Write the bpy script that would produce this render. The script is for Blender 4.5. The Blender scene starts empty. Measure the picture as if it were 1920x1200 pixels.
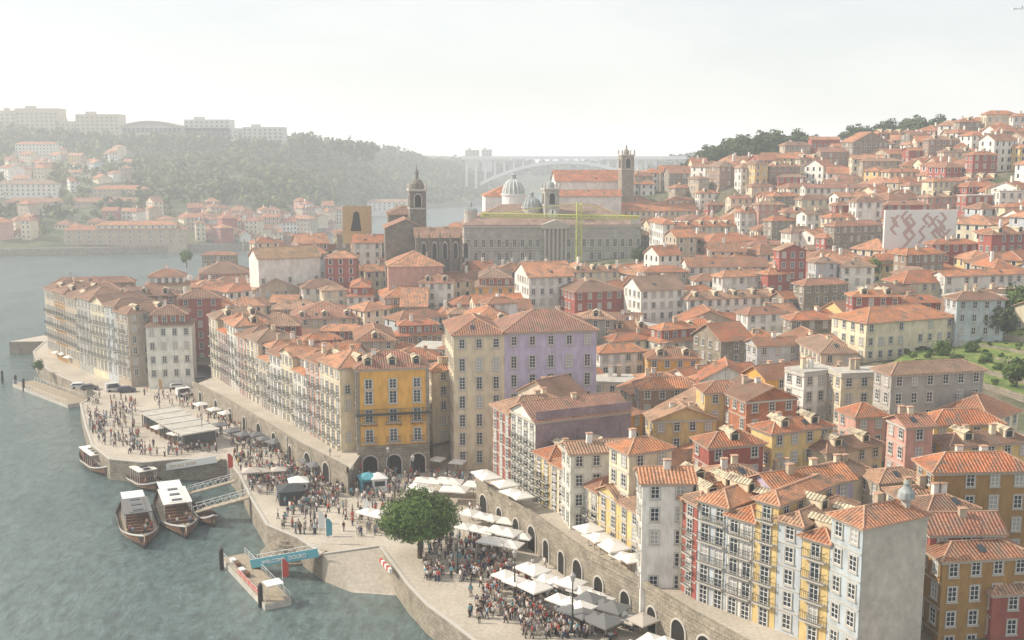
import bpy,math,random
from mathutils import Vector,Matrix,noise
RD=random.Random(11)
F=2000.;H=62.;PT=math.radians(8.8);SP=math.sin(PT);CP=math.cos(PT)
SC=bpy.context.scene;COL=SC.collection
def ray(px,py):
    q=(600-py)/F;return Vector(((px-960)/F,CP+q*SP,-SP+q*CP))
def G(px,py,z=4.):
    d=ray(px,py);return d*((z-H)/d.z)+Vector((0,0,H))
def D(px,py,y):
    d=ray(px,py);return d*(y/d.y)+Vector((0,0,H))
def proj(v):
    dz=v[2]-H;c=v[1]*CP-dz*SP;u=v[1]*SP+dz*CP
    return 960+F*v[0]/c,600-F*u/c
def lerp(tab,x):
    if x<=tab[0][0]:return tab[0][1]
    for (a,b),(c,d) in zip(tab,tab[1:]):
        if x<=c:return b+(d-b)*(x-a)/(c-a)
    return tab[-1][1]
def inpoly(x,y,P):
    r=False;j=len(P)-1
    for i in range(len(P)):
        a=P[i];b=P[j]
        if (a[1]>y)!=(b[1]>y) and x<(b[0]-a[0])*(y-a[1])/(b[1]-a[1])+a[0]:r=not r
        j=i
    return r
# ---------------------------------------------------------------- materials
def mat(name,col=(.5,.5,.5),rough=.85,fn=None,spec=.3,metal=0):
    m=bpy.data.materials.new(name);m.use_nodes=True;nt=m.node_tree;b=nt.nodes['Principled BSDF']
    b.inputs['Base Color'].default_value=(*col,1);b.inputs['Roughness'].default_value=rough
    b.inputs['Specular IOR Level'].default_value=spec;b.inputs['Metallic'].default_value=metal
    if fn:fn(nt,b)
    return m
def N(nt,t,**k):
    n=nt.nodes.new('ShaderNode'+t)
    for a,v in k.items():
        if a in n.inputs.keys():n.inputs[a].default_value=v
        else:setattr(n,a,v)
    return n
def mul(nt,a,b,fac=1.,bt='MULTIPLY'):
    n=nt.nodes.new('ShaderNodeMix');n.data_type='RGBA';n.blend_type=bt;n.clamp_factor=True
    if isinstance(fac,float):n.inputs[0].default_value=fac
    else:nt.links.new(fac,n.inputs[0])
    for i,s in ((6,a),(7,b)):
        if isinstance(s,tuple):n.inputs[i].default_value=(*s,1)
        else:nt.links.new(s,n.inputs[i])
    return n.outputs[2]
def ramp(nt,s,stops):
    r=nt.nodes.new('ShaderNodeValToRGB');nt.links.new(s,r.inputs[0]);e=r.color_ramp.elements
    while len(e)<len(stops):e.new(.5)
    for i,(p,c) in enumerate(stops):
        e[i].position=p;e[i].color=(*(c if isinstance(c,tuple) else (c,c,c)),1)
    return r.outputs[0]
def nz(nt,scale,vec=None,detail=4.,rough=.6):
    n=N(nt,'TexNoise',Scale=scale,Detail=detail,Roughness=rough)
    if vec is None:vec=N(nt,'NewGeometry').outputs['Position']
    nt.links.new(vec,n.inputs['Vector']);return n.outputs[0]
def mapped(nt,src,sc):
    m=N(nt,'Mapping',Scale=sc);nt.links.new(src,m.inputs['Vector']);return m.outputs[0]
def bump(nt,b,h,st=.5,dist=.1):
    n=N(nt,'Bump',Strength=st,Distance=dist);nt.links.new(h,n.inputs['Height']);nt.links.new(n.outputs[0],b.inputs['Normal'])
def f_plaster(fix=None):
    def f(nt,b):
        o=fix or N(nt,'ObjectInfo').outputs['Color'];pos=N(nt,'NewGeometry').outputs['Position']
        c=mul(nt,o,ramp(nt,nz(nt,.35,pos),[(.3,.84),(.7,1.08)]))
        s=ramp(nt,nz(nt,1.3,mapped(nt,pos,(1,1,.3)),5.),[(.38,(.58,.53,.46)),(.56,(1,1,1))])
        c=mul(nt,c,s,.4);nt.links.new(c,b.inputs['Base Color']);bump(nt,b,nz(nt,9,pos),.15,.03)
    return f
def f_tile(fix=None):
    def f(nt,b):
        o=fix or N(nt,'ObjectInfo').outputs['Color'];uv=N(nt,'UVMap').outputs[0];pos=N(nt,'NewGeometry').outputs['Position']
        c=mul(nt,o,ramp(nt,nz(nt,.3,pos),[(.3,.65),(.68,1.3)]))
        c=mul(nt,c,ramp(nt,nz(nt,3.5,pos,3.),[(.35,(.58,.58,.58)),(.65,(1.3,1.24,1.15))]),.85)
        c=mul(nt,c,(.21,.16,.12),ramp(nt,nz(nt,.6,pos,6.),[(.45,0.),(.66,.95)]),'MIX')
        w=N(nt,'TexWave',Scale=.72,Distortion=.6);w.inputs['Detail Scale'].default_value=3;nt.links.new(uv,w.inputs['Vector'])
        c=mul(nt,c,ramp(nt,w.outputs[1],[(.1,.4),(.6,1.1)]),.8)
        w2=N(nt,'TexWave',Scale=.8,Distortion=1.5,bands_direction='Y');nt.links.new(uv,w2.inputs['Vector'])
        c=mul(nt,c,ramp(nt,w2.outputs[1],[(.0,.7),(.4,1.)]),.45)
        nt.links.new(c,b.inputs['Base Color']);bump(nt,b,w.outputs[1],.7,.15)
    return f
def f_brick(sx,c1,c2,mo):
    def f(nt,b):
        uv=N(nt,'UVMap').outputs[0];pos=N(nt,'NewGeometry').outputs['Position']
        k=N(nt,'TexBrick',Scale=sx);k.inputs['Color1'].default_value=(*c1,1);k.inputs['Color2'].default_value=(*c2,1);k.inputs['Mortar'].default_value=(*mo,1)
        k.inputs['Mortar Size'].default_value=.03;k.inputs['Brick Width'].default_value=.9;k.inputs['Row Height'].default_value=.45;nt.links.new(uv,k.inputs['Vector'])
        c=mul(nt,k.outputs[0],ramp(nt,nz(nt,.5,pos),[(.3,.65),(.7,1.15)]))
        c=mul(nt,c,ramp(nt,nz(nt,4,pos),[(.35,.7),(.65,1.15)]),.8)
        nt.links.new(c,b.inputs['Base Color']);bump(nt,b,nz(nt,5,pos),.4,.08)
    return f
def f_noise(c1,c2,s=.5,s2=4.):
    def f(nt,b):
        pos=N(nt,'NewGeometry').outputs['Position']
        c=ramp(nt,nz(nt,s,pos,6.),[(.35,c1),(.65,c2)])
        c=mul(nt,c,ramp(nt,nz(nt,s2,pos),[(.3,.78),(.7,1.12)]))
        nt.links.new(c,b.inputs['Base Color']);bump(nt,b,nz(nt,s2*2,pos),.25,.05)
    return f
def f_leaf(c1,c2,s=.9):
    def f(nt,b):
        pos=N(nt,'NewGeometry').outputs['Position'];o=N(nt,'ObjectInfo')
        c=ramp(nt,nz(nt,s,pos,5.,.8),[(.35,c1),(.65,c2)])
        c=mul(nt,c,ramp(nt,o.outputs['Random'],[(0.,.75),(1.,1.25)]))
        nt.links.new(c,b.inputs['Base Color'])
    return f
def f_water(nt,b):
    pos=N(nt,'NewGeometry').outputs['Position']
    a=nz(nt,.62,mapped(nt,pos,(1,.5,1)),8.,.72);c=nz(nt,.045,mapped(nt,pos,(1,.5,1)),4.)
    m=N(nt,'Math',operation='MULTIPLY_ADD');nt.links.new(c,m.inputs[0]);m.inputs[1].default_value=2.5;nt.links.new(a,m.inputs[2])
    bump(nt,b,m.outputs[0],1.,.9)
    nt.links.new(mul(nt,ramp(nt,c,[(.35,(.075,.125,.125)),(.7,(.13,.19,.185))]),ramp(nt,a,[(.38,.65),(.62,1.35)])),b.inputs['Base Color'])
def f_objcol(nt,b):
    o=N(nt,'ObjectInfo');nt.links.new(o.outputs['Color'],b.inputs['Base Color'])
def f_trous(nt,b):
    o=N(nt,'ObjectInfo');nt.links.new(ramp(nt,o.outputs['Random'],[(0,(.02,.025,.05)),(.4,(.04,.06,.13)),(.7,(.03,.03,.03)),(1,(.35,.3,.22))]),b.inputs['Base Color'])
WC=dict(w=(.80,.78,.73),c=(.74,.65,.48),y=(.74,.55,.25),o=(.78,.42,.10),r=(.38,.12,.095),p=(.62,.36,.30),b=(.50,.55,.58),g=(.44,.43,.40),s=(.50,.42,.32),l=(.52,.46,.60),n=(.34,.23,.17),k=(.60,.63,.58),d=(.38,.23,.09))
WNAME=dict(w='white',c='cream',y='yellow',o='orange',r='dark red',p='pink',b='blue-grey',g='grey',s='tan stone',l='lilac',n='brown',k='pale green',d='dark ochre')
RC=[(.64,.25,.12),(.54,.21,.11),(.68,.33,.19),(.42,.20,.12),(.66,.28,.14),(.30,.17,.12),(.54,.33,.22),(.47,.22,.15),(.38,.25,.18),(.60,.22,.11)]
M=dict(
 plaster=mat('plaster',fn=f_plaster()),tile=mat('tile',fn=f_tile(),rough=.8),
 ridge=mat('ridge',fn=f_noise((.40,.24,.16),(.58,.37,.26),1.)),
 stone=mat('stone',fn=f_brick(.9,(.38,.33,.26),(.30,.26,.2),(.19,.17,.14))),
 granite=mat('granite',fn=f_brick(.7,(.52,.50,.45),(.44,.43,.39),(.3,.29,.26))),
 darkstone=mat('darkstone',fn=f_brick(.7,(.27,.24,.2),(.21,.19,.16),(.12,.11,.1))),
 paving=mat('paving',fn=f_noise((.42,.37,.30),(.54,.48,.40),.12,2.)),
 road=mat('road',fn=f_noise((.10,.10,.10),(.16,.15,.14),.3)),
 concrete=mat('concrete',fn=f_noise((.45,.42,.37),(.51,.48,.43),.25,.9)),
 purple=mat('purple',fn=f_noise((.24,.18,.20),(.35,.27,.29),.25,1.5)),
 brickred=mat('brickred',fn=f_brick(1.8,(.56,.22,.11),(.46,.18,.1),(.36,.24,.18))),
 trim=mat('trim',(.48,.45,.40)),frame=mat('frame',(.8,.79,.76),.6),
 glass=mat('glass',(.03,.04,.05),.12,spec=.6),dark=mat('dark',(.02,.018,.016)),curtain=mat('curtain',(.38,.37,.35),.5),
 iron=mat('iron',(.05,.06,.06),.5),redp=mat('red_paint',(.5,.07,.05),.5),
 cloth=mat('cloth',(.70,.67,.62)),clothg=mat('cloth_grey',(.16,.16,.16)),clothb=mat('cloth_beige',(.45,.40,.35)),
 wood=mat('wood',fn=f_noise((.12,.06,.035),(.2,.11,.06),1.5)),deck=mat('deck',fn=f_noise((.3,.25,.18),(.4,.33,.25),1.5)),
 hull=mat('hull',(.03,.025,.025),.4),white=mat('white_paint',(.75,.75,.73),.4),blue=mat('blue_paint',(.10,.33,.40),.5),
 lead=mat('lead',fn=f_noise((.28,.31,.31),(.40,.43,.42),.8)),crane=mat('crane_paint',(.5,.55,.12),.5),
 ochre=mat('ochre',fn=f_noise((.5,.33,.16),(.55,.38,.2),.5)),salmon=mat('salmon',(.5,.36,.32)),
 leaf=mat('leaf',fn=f_leaf((.025,.065,.012),(.12,.18,.035))),
 leafd=mat('leaf_dark',fn=f_leaf((.03,.06,.02),(.10,.13,.04))),
 leafy=mat('leaf_far',fn=f_leaf((.02,.055,.02),(.16,.17,.05),.06)),
 bark=mat('bark',fn=f_noise((.07,.05,.035),(.13,.1,.07),2.)),
 soil=mat('soil',fn=f_noise((.04,.07,.025),(.15,.14,.075),.04,.6)),
 town=mat('town_ground',fn=f_noise((.05,.08,.03),(.2,.17,.12),.12,1.)),
 grass=mat('grass',fn=f_noise((.08,.16,.03),(.26,.28,.08),.5,3.)),
 water=mat('water',(.03,.06,.06),.1,fn=f_water,spec=.7),
 skin=mat('skin',(.45,.26,.18)),hair=mat('hair',(.05,.03,.02)),shirt=mat('shirt',fn=f_objcol),trous=mat('trousers',fn=f_trous),paint=mat('paint',fn=f_objcol,rough=.35,spec=.5),
 jeans=mat('jeans',(.04,.06,.12)),grey=mat('grey_cloth',(.25,.25,.26)))
SK_='wcypsrbn'
for k in SK_:M['pl'+k]=mat('plaster_'+k,fn=f_plaster(WC[k]))
for i in range(4):M['tl%d'%i]=mat('tile_%d'%i,fn=f_tile(RC[i]),rough=.8)
# ---------------------------------------------------------------- mesh builder
class MB:
    def __init__(s):s.v=[];s.f=[];s.m=[]
    def face(s,pts,m=0):
        n=len(s.v);s.v+=[tuple(p) for p in pts];s.f.append(tuple(range(n,n+len(pts))));s.m.append(m)
    def box(s,x0,x1,y0,y1,z0,z1,m=0):
        n=len(s.v);s.v+=[(x0,y0,z0),(x1,y0,z0),(x1,y1,z0),(x0,y1,z0),(x0,y0,z1),(x1,y0,z1),(x1,y1,z1),(x0,y1,z1)]
        for q in((0,3,2,1),(4,5,6,7),(0,1,5,4),(1,2,6,5),(2,3,7,6),(3,0,4,7)):s.f.append(tuple(n+i for i in q));s.m.append(m)
    def tube(s,a,b,r0,r1=None,n=6,m=0):
        a=Vector(a);b=Vector(b);r1=r0 if r1 is None else r1;d=(b-a).normalized()
        u=d.cross(Vector((0,0,1)) if abs(d.z)<.9 else Vector((1,0,0))).normalized();w=d.cross(u);k=len(s.v)
        for c,r in((a,r0),(b,r1)):
            for i in range(n):
                t=2*math.pi*i/n;s.v.append(tuple(c+u*(r*math.cos(t))+w*(r*math.sin(t))))
        for i in range(n):
            j=(i+1)%n;s.f.append((k+i,k+n+i,k+n+j,k+j));s.m.append(m)
        s.f.append(tuple(k+i for i in range(n)));s.m.append(m);s.f.append(tuple(k+n+i for i in reversed(range(n))));s.m.append(m)
    def lathe(s,prof,n=12,m=0,c=(0,0),ph=0.):
        k=len(s.v)
        for r,z in prof:
            for i in range(n):
                t=2*math.pi*i/n+ph;s.v.append((c[0]+r*math.cos(t),c[1]+r*math.sin(t),z))
        for j in range(len(prof)-1):
            for i in range(n):
                a=k+j*n+i;b=k+j*n+(i+1)%n;s.f.append((a,b,b+n,a+n));s.m.append(m)
    def prism(s,P,z0,z1,m=0,mt=None):
        ar=sum(P[i][0]*P[(i+1)%len(P)][1]-P[(i+1)%len(P)][0]*P[i][1] for i in range(len(P)))
        if ar<0:P=P[::-1]
        s.face([(p[0],p[1],z1) for p in P],m if mt is None else mt)
        for i in range(len(P)):
            a=P[i];b=P[(i+1)%len(P)];s.face([(a[0],a[1],z0),(b[0],b[1],z0),(b[0],b[1],z1),(a[0],a[1],z1)],m)
    def shift(s,dx,dy,k=0):
        s.v[k:]=[(x+dx,y+dy,z) for x,y,z in s.v[k:]]
    def merge(s,o,C,a,mm=lambda m:m):
        k=len(s.v);ca,sa=math.cos(a),math.sin(a);s.v+=[(C[0]+ca*x-sa*y,C[1]+sa*x+ca*y,C[2]+z) for x,y,z in o.v]
        s.f+=[tuple(k+i for i in f) for f in o.f];s.m+=[mm(m) for m in o.m]
    def mesh(s,name,mats,uv=True,smooth=False):
        me=bpy.data.meshes.new(name);me.from_pydata(s.v,[],s.f);me.polygons.foreach_set('material_index',s.m)
        for m in mats:me.materials.append(M[m])
        if uv:
            l=me.uv_layers.new(name='UVMap').data;V=me.vertices
            for p in me.polygons:
                n=p.normal;u=Vector((0,0,1)).cross(n)
                u=u.normalized() if u.length>.05 else Vector((1,0,0));w=n.cross(u)
                for li in p.loop_indices:
                    c=V[me.loops[li].vertex_index].co;l[li].uv=(c.dot(u),c.dot(w))
        if smooth:me.polygons.foreach_set('use_smooth',[True]*len(me.polygons))
        me.update();return me
    def build(s,name,mats,parent=None,color=None,smooth=False,uv=True):
        return inst(s.mesh(name,mats,uv,smooth),name,parent,color=color)
def inst(me,name,parent=None,loc=(0,0,0),rz=0.,sc=None,color=None):
    o=bpy.data.objects.new(name,me);COL.objects.link(o);o.location=loc
    if rz:o.rotation_euler=(0,0,rz)
    if sc:o.scale=sc
    if parent:o.parent=parent
    if color:o.color=(*color,1)
    return o
REG=[]
def reg(o,label,cat,group=None):
    o['label']=label;o['category']=cat
    if group:o['group']=group
    REG.append(o);return o
def emp(name,loc,rz,label,cat,group=None):
    o=bpy.data.objects.new(name,None);COL.objects.link(o);o.location=loc;o.rotation_euler=(0,0,rz)
    return reg(o,label,cat,group)
def struct(o):o['kind']='structure';return o
def stuff(o,l,c):o['kind']='stuff';o['label']=l;o['category']=c;return o
def copy_tree(o,loc,rz,label,group=None,sc=None,color=None):
    r=o.copy();COL.objects.link(r);r.location=loc;r.rotation_euler=(0,0,rz)
    if sc:r.scale=(sc,)*3
    if color:r.color=(*color,1)
    for c in o.children:
        d=c.copy();COL.objects.link(d);d.parent=r
        for g in c.children:
            e=g.copy();COL.objects.link(e);e.parent=d
    return reg(r,label,o['category'],group)
# ---------------------------------------------------------------- window prototypes (face -Y, sill at z=0)
def win_mesh(w,h,nx,nz_,pane):
    b=MB();t=.12
    b.box(-w/2-t,-w/2,-.12,.05,-.05,h+t);b.box(w/2,w/2+t,-.12,.05,-.05,h+t);b.box(-w/2,w/2,-.12,.05,h,h+t);b.box(-w/2-.2,w/2+.2,-.2,.05,-.2,-.05)
    f=.07;b.box(-w/2,-w/2+f,-.07,.0,0,h,1);b.box(w/2-f,w/2,-.07,0,0,h,1);b.box(-w/2+f,w/2-f,-.07,0,0,f,1);b.box(-w/2+f,w/2-f,-.07,0,h-f,h,1)
    for i in range(1,nx):
        x=-w/2+w*i/nx;b.box(x-.03,x+.03,-.065,0,f,h-f,1)
    for i in range(1,nz_):
        z=h*i/nz_;b.box(-w/2+f,w/2-f,-.062,0,z-.025,z+.025,1)
    if pane:b.face([(-w/2,-.03,0),(w/2,-.03,0),(w/2,-.03,h),(-w/2,-.03,h)],2)
    return b.mesh('window',['trim','frame',pane or 'glass'],uv=False)
def pane_mesh(w,h,m):
    b=MB();b.box(-w/2+.03,w/2-.03,-.03,-.01,.03,h-.03);return b.mesh('pane',[m],uv=False)
WM={'s':[win_mesh(1.,1.6,2,2,g) for g in('glass','glass','curtain')],'t':[win_mesh(1.1,2.3,2,3,g) for g in('glass','glass','curtain')],
    'b':[win_mesh(1.6,2.,3,2,'glass')]}
WN={'s':win_mesh(1.05,1.7,2,3,None),'t':win_mesh(1.1,2.3,2,4,None)}
PN={'s':[pane_mesh(1.05,1.7,g) for g in('glass','glass','glass','curtain')],'t':[pane_mesh(1.1,2.3,g) for g in('glass','glass','glass','curtain')]}
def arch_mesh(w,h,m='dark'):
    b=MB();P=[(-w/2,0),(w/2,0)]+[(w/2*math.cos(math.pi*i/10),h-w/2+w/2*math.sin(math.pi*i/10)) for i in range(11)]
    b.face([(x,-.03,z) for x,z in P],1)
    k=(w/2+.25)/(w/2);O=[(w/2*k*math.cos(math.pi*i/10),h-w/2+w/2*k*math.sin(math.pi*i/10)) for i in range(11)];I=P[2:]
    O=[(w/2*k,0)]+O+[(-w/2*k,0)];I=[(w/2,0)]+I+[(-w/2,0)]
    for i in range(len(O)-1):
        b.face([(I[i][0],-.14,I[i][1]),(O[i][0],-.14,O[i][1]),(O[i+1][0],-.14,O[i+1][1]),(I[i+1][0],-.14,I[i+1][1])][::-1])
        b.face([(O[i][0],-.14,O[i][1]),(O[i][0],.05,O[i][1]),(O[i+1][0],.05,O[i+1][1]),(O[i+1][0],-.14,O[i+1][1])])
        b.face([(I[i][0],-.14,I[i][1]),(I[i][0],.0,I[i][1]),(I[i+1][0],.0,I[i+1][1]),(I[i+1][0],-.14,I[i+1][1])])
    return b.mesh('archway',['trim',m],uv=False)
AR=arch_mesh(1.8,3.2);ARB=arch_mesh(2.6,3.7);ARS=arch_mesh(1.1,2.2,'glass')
def rail_mesh(L,dp=.6):
    b=MB();b.box(-L/2,L/2,-dp,0,-.15,0,1);n=int(L/.22)
    for i in range(n+1):
        x=-L/2+.03+(L-.06)*i/n;b.box(x-.015,x+.015,-dp,-dp+.03,0,1.)
    b.box(-L/2,L/2,-dp-.01,-dp+.04,1.,1.05);b.box(-L/2,-L/2+.03,-dp,0,.98,1.03);b.box(L/2-.03,L/2,-dp,0,.98,1.03)
    b.box(-L/2,L/2,-dp,-dp+.03,.12,.16)
    return b.mesh('balcony',['iron','trim'],uv=False)
RM=rail_mesh(1.7);RLC={}
an=MB();an.tube((0,0,-1),(0,0,2.6),.04,n=4);[an.tube((-.6,0,2.5-i*.25),(.6,0,2.5-i*.25),.025,n=4) for i in range(3)];AN=an.mesh('antenna',['iron'],uv=False)
NUM=['','one','two','three','four','five','six','seven','eight','nine']
def roofmesh(w,d,h,kind,o=.5,pitch=.45):
    b=MB();x0,x1,y0,y1=-o,w+o,-o,d+o;z=h
    if kind in'fF':
        b.box(-.1,w+.1,-.1,d+.1,h,h+.4,1);return b,h+.4
    e=[(x0,y0,z),(x1,y0,z),(x1,y1,z),(x0,y1,z)]
    W=x1-x0;L=y1-y0
    if kind=='h':
        rise=min(W,L)/2*pitch;t=z+rise
        if W>=L:a=(x0+L/2,(y0+y1)/2,t);c=(x1-L/2,(y0+y1)/2,t);fs=[[e[0],e[1],c,a],[e[1],e[2],c],[e[2],e[3],a,c],[e[3],e[0],a]];hp=[(e[0],a),(e[3],a),(e[1],c),(e[2],c),(a,c)]
        else:a=((x0+x1)/2,y0+W/2,t);c=((x0+x1)/2,y1-W/2,t);fs=[[e[0],e[1],a],[e[1],e[2],c,a],[e[2],e[3],c],[e[3],e[0],a,c]];hp=[(e[0],a),(e[1],a),(e[2],c),(e[3],c),(a,c)]
    elif kind=='g':
        rise=L/2*pitch;t=z+rise;a=(x0,(y0+y1)/2,t);c=(x1,(y0+y1)/2,t);fs=[[e[0],e[1],c,a],[e[2],e[3],a,c]];hp=[(a,c)]
    else:
        rise=W/2*pitch;t=z+rise;a=((x0+x1)/2,y0,t);c=((x0+x1)/2,y1,t);fs=[[e[1],e[2],c,a],[e[3],e[0],a,c]];hp=[(a,c)]
    for f in fs:
        b.face(f);b.face([(p[0],p[1],p[2]-.16) for p in reversed(f)],1)
    for i in range(4):
        p,q=e[i],e[(i+1)%4]
        if kind=='g' and i in(1,3) or kind=='G' and i in(0,2):
            m=c if (i==1 and kind=='g') or (kind=='G' and i==2) else a
            for s_,t_ in((p,m),(m,q)):b.face([(s_[0],s_[1],s_[2]-.16),(t_[0],t_[1],t_[2]-.16),t_,s_],1)
        else:b.face([(p[0],p[1],z-.16),(q[0],q[1],z-.16),q,p],1)
    for p,q in hp:
        if (Vector(p)-Vector(q)).length>.3:b.tube(p,q,.12,n=5,m=1)
    return b,t
def mchim(parent,x,y,z,h=1.6):
    b=MB();b.box(x-.4,x+.4,y-.3,y+.3,z-1.5,z+h);b.box(x-.5,x+.5,y-.4,y+.4,z+h,z+h+.12,1);b.build('chimney',['plaster','ridge'],parent,color=RD.choice([WC['w'],WC['s'],WC['c']]))
HERO=[]
def windows(root,face,L,h,n,kind,near,x0=0,zo=0.,gap=2.5,bal=0,prob=1.,off=0.):
    nc=max(1,int(L/gap));fh=h/n
    for fl in range(n):
        k=kind if fl<n-1 or kind=='s' else 's'
        for i in range(nc):
            if RD.random()>prob:continue
            u=x0+L*(i+.5)/nc;hh=1.7 if k=='s' else 2.3
            z=zo+fl*fh+(.95 if k=='s' else .25);z=min(z,zo+(fl+1)*fh-hh-.3)
            loc,rz=((u,off-.004,z),0.) if face=='R' else ((off-.004,u,z),-math.pi/2)
            if near:
                wo=inst(WN[k],'window',root,loc,rz);inst(RD.choice(PN[k]),'pane',wo)
            else:inst(RD.choice(WM[k]),'window',root,loc,rz)
            if bal==1 and k=='t' and fl>0:inst(RM,'balcony',root,loc,rz)
        if bal==2 and 0<fl<n:
            Lb=round(L-.5,1)
            if Lb not in RLC:RLC[Lb]=rail_mesh(Lb)
            zz=zo+fl*fh+.15;inst(RLC[Lb],'balcony',root,(L/2+x0,-.004,zz) if face=='R' else (-.004,L/2+x0,zz),0. if face=='R' else -math.pi/2)
def zone(px,py):
    if py>830:return 'behind the waterfront row' if px<1560 else 'near the right edge'
    if px<420:return 'on the left promontory'
    if py>640:return 'on the lower slope' if px<1500 else 'on the right lower slope'
    if py>480:return 'on the middle slope' if px>960 else 'in the old centre'
    if py>350:return 'on the upper slope' if px>1200 else 'around the churches'
    return 'on the hilltop skyline'
NHOUSE=[0]
def house(C,a,w,d,z1,n,wall='c',roof='h',ext=5.,near=False,kL='s',kR='s',bal=0,label=None,rc=None,wm='plaster',gapL=2.5,gapR=2.8,pR=.85,pL=1.,sideskip=False,cat='house',grp='houses on the slopes',dorm=0,attic=None,name='house'):
    z0=C[2];h=z1-z0;n=max(1,n);NHOUSE[0]+=1
    if attic is None:attic=roof=='h' and w>6.5 and d>6.5 and n>=3 and RD.random()<.3 and not label
    if attic:h-=2.6;n=max(1,n-1)
    p=proj((C[0],C[1],z1));rn={'h':'hipped','g':'gabled','G':'gabled','f':'flat'}[roof]
    if not label:label='%s %s-storey house with %s %s'%(WNAME[wall],NUM[min(9,n)],'set-back attic' if attic else rn+' roof',zone(*p))
    r=emp(name,(C[0],C[1],z0),a,label,cat,grp)
    pt=RD.uniform(.36,.58) if roof in'gG' or (grp and 'slopes' in grp) else .45
    b=MB();b.box(0,w,0,d,-ext,h-.02)
    if roof=='g':
        t=h-.2+(d/2+.5)*pt
        for x in(0,w):b.face([(x,0,h-.03),(x,d,h-.03),(x,d/2,t)])
    if roof=='G':
        t=h-.2+(w/2+.5)*pt
        for y in(0,d):b.face([(0,y,h-.03),(w,y,h-.03),(w/2,y,t)])
    cs=RD.uniform(.9,1.05);col=[c*cs*RD.uniform(.98,1.02) for c in WC[wall]]
    b.build('wall',[wm],r,color=col);rcc=rc or RD.choice(RC)
    if attic:
        b=MB();e=[(-.4,-.4),(w+.4,-.4),(w+.4,d+.4),(-.4,d+.4)];i4=[(1.2,1.2),(w-1.2,1.2),(w-1.2,d-1.2),(1.2,d-1.2)]
        for i in range(4):
            p,q=e[i],e[(i+1)%4];s_,t_=i4[i],i4[(i+1)%4];b.face([(*p,h),(*q,h),(*t_,h+.6),(*s_,h+.6)]);b.face([(*p,h-.16),(*q,h-.16),(*q,h),(*p,h)],1)
        b.build('eaves_roof',['tile','ridge'],r,color=rcc)
        b=MB();b.box(1.2,w-1.2,1.2,d-1.2,h-.1,h+2.58);b.build('attic',['plaster'],r,color=WC[RD.choice('rnrpw')])
        windows(r,'R',w-2.4,2.2,1,'s',near,1.2,h+.25,2.,off=1.2);windows(r,'L',d-2.4,2.2,1,'s',near,1.2,h+.25,2.,off=1.2)
        rb,t=roofmesh(w-2.4,d-2.4,h+2.6,'h');rb.shift(1.2,1.2);h2=h+2.6
    else:rb,t=roofmesh(w,d,h,roof,pitch=pt);h2=h
    ro=rb.build('roof',['tile','ridge'] if roof!='f' else ['tile','concrete'],r,color=rcc)
    if w>4 and d>4:
        for k in range(RD.choice([0,1,1,2])):mchim(ro,RD.uniform(.25,.75)*w,RD.uniform(.35,.7)*d,h2+min(w,d)*.12)
        if near and RD.random()<.5:inst(AN,'antenna',ro,(w*RD.uniform(.35,.65),d*RD.uniform(.4,.6),t-.3),RD.random()*3)
        if roof!='f' and RD.random()<.35 and not attic:
            sb=MB();x=w*RD.uniform(.3,.7);y=min(d*.2,1.6);z=h+(y+.5)*pt;sb.face([(x-.4,y-.5,z-.12),(x+.4,y-.5,z-.12),(x+.4,y+.5,z+.4),(x-.4,y+.5,z+.4)]);sb.build('skylight',['glass'],ro)
    if near:
        cb=MB();L_=[(-.22,-.22),(w+.1,-.22),(w+.1,-.003),(-.003,-.003),(-.003,d),(-.22,d)];cb.prism(L_,h-.5,h-.18);cb.face([(x,y,h-.5) for x,y in L_][::-1]);cb.build('cornice',['trim'],r)
        for f in range(1,n):
            cb=MB();cb.box(-.08,-.003,.05,d-.05,h*f/n-.05,h*f/n+.1);cb.build('string_course',['trim'],r)
    windows(r,'L',d,h,n,kL,near,gap=gapL,bal=bal,prob=pL)
    if not sideskip:windows(r,'R',w,h,n,kR,near,gap=gapR,prob=pR,bal=1 if bal else 0)
    if not dorm and cat=='house' and roof=='h' and not attic and w>8 and RD.random()<.4:dorm=int(w/5)
    for k in range(dorm):
        x=w*(k+.5)/dorm;db=MB();y=.6;z=h+.3;db.box(x-.8,x+.8,y,y+2.4,z,z+1.2);db.face([(x-.95,y-.2,z+1.2),(x,y-.2,z+1.7),(x,y+3.4,z+1.7),(x-.95,y+3.4,z+1.2)],1);db.face([(x+.95,y-.2,z+1.2),(x+.95,y+3.4,z+1.2),(x,y+3.4,z+1.7),(x,y-.2,z+1.7)],1);db.face([(x-.5,y-.01,z+.2),(x+.5,y-.01,z+.2),(x+.5,y-.01,z+1.1),(x-.5,y-.01,z+1.1)],2);db.build('dormer',['plaster','tile','glass'],ro,color=WC['c'])
    ca,sa=math.cos(a),math.sin(a);c=(C[0]+ca*w/2-sa*d/2,C[1]+sa*w/2+ca*d/2);p=proj((C[0],C[1],z1))
    pl=proj((C[0]-sa*d,C[1]+ca*d,z1))[0];pr=proj((C[0]+ca*w,C[1]+sa*w,z1))[0]
    HERO.append((c[0],c[1],max(w,d)/2,C[1],min(pl,p[0]),max(pr,p[0]),p[1]-12,p[1]+(.35 if C[1]<300 else .1)*(proj((C[0],C[1],z0))[1]-p[1]),a,w,d))
    return r
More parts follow.
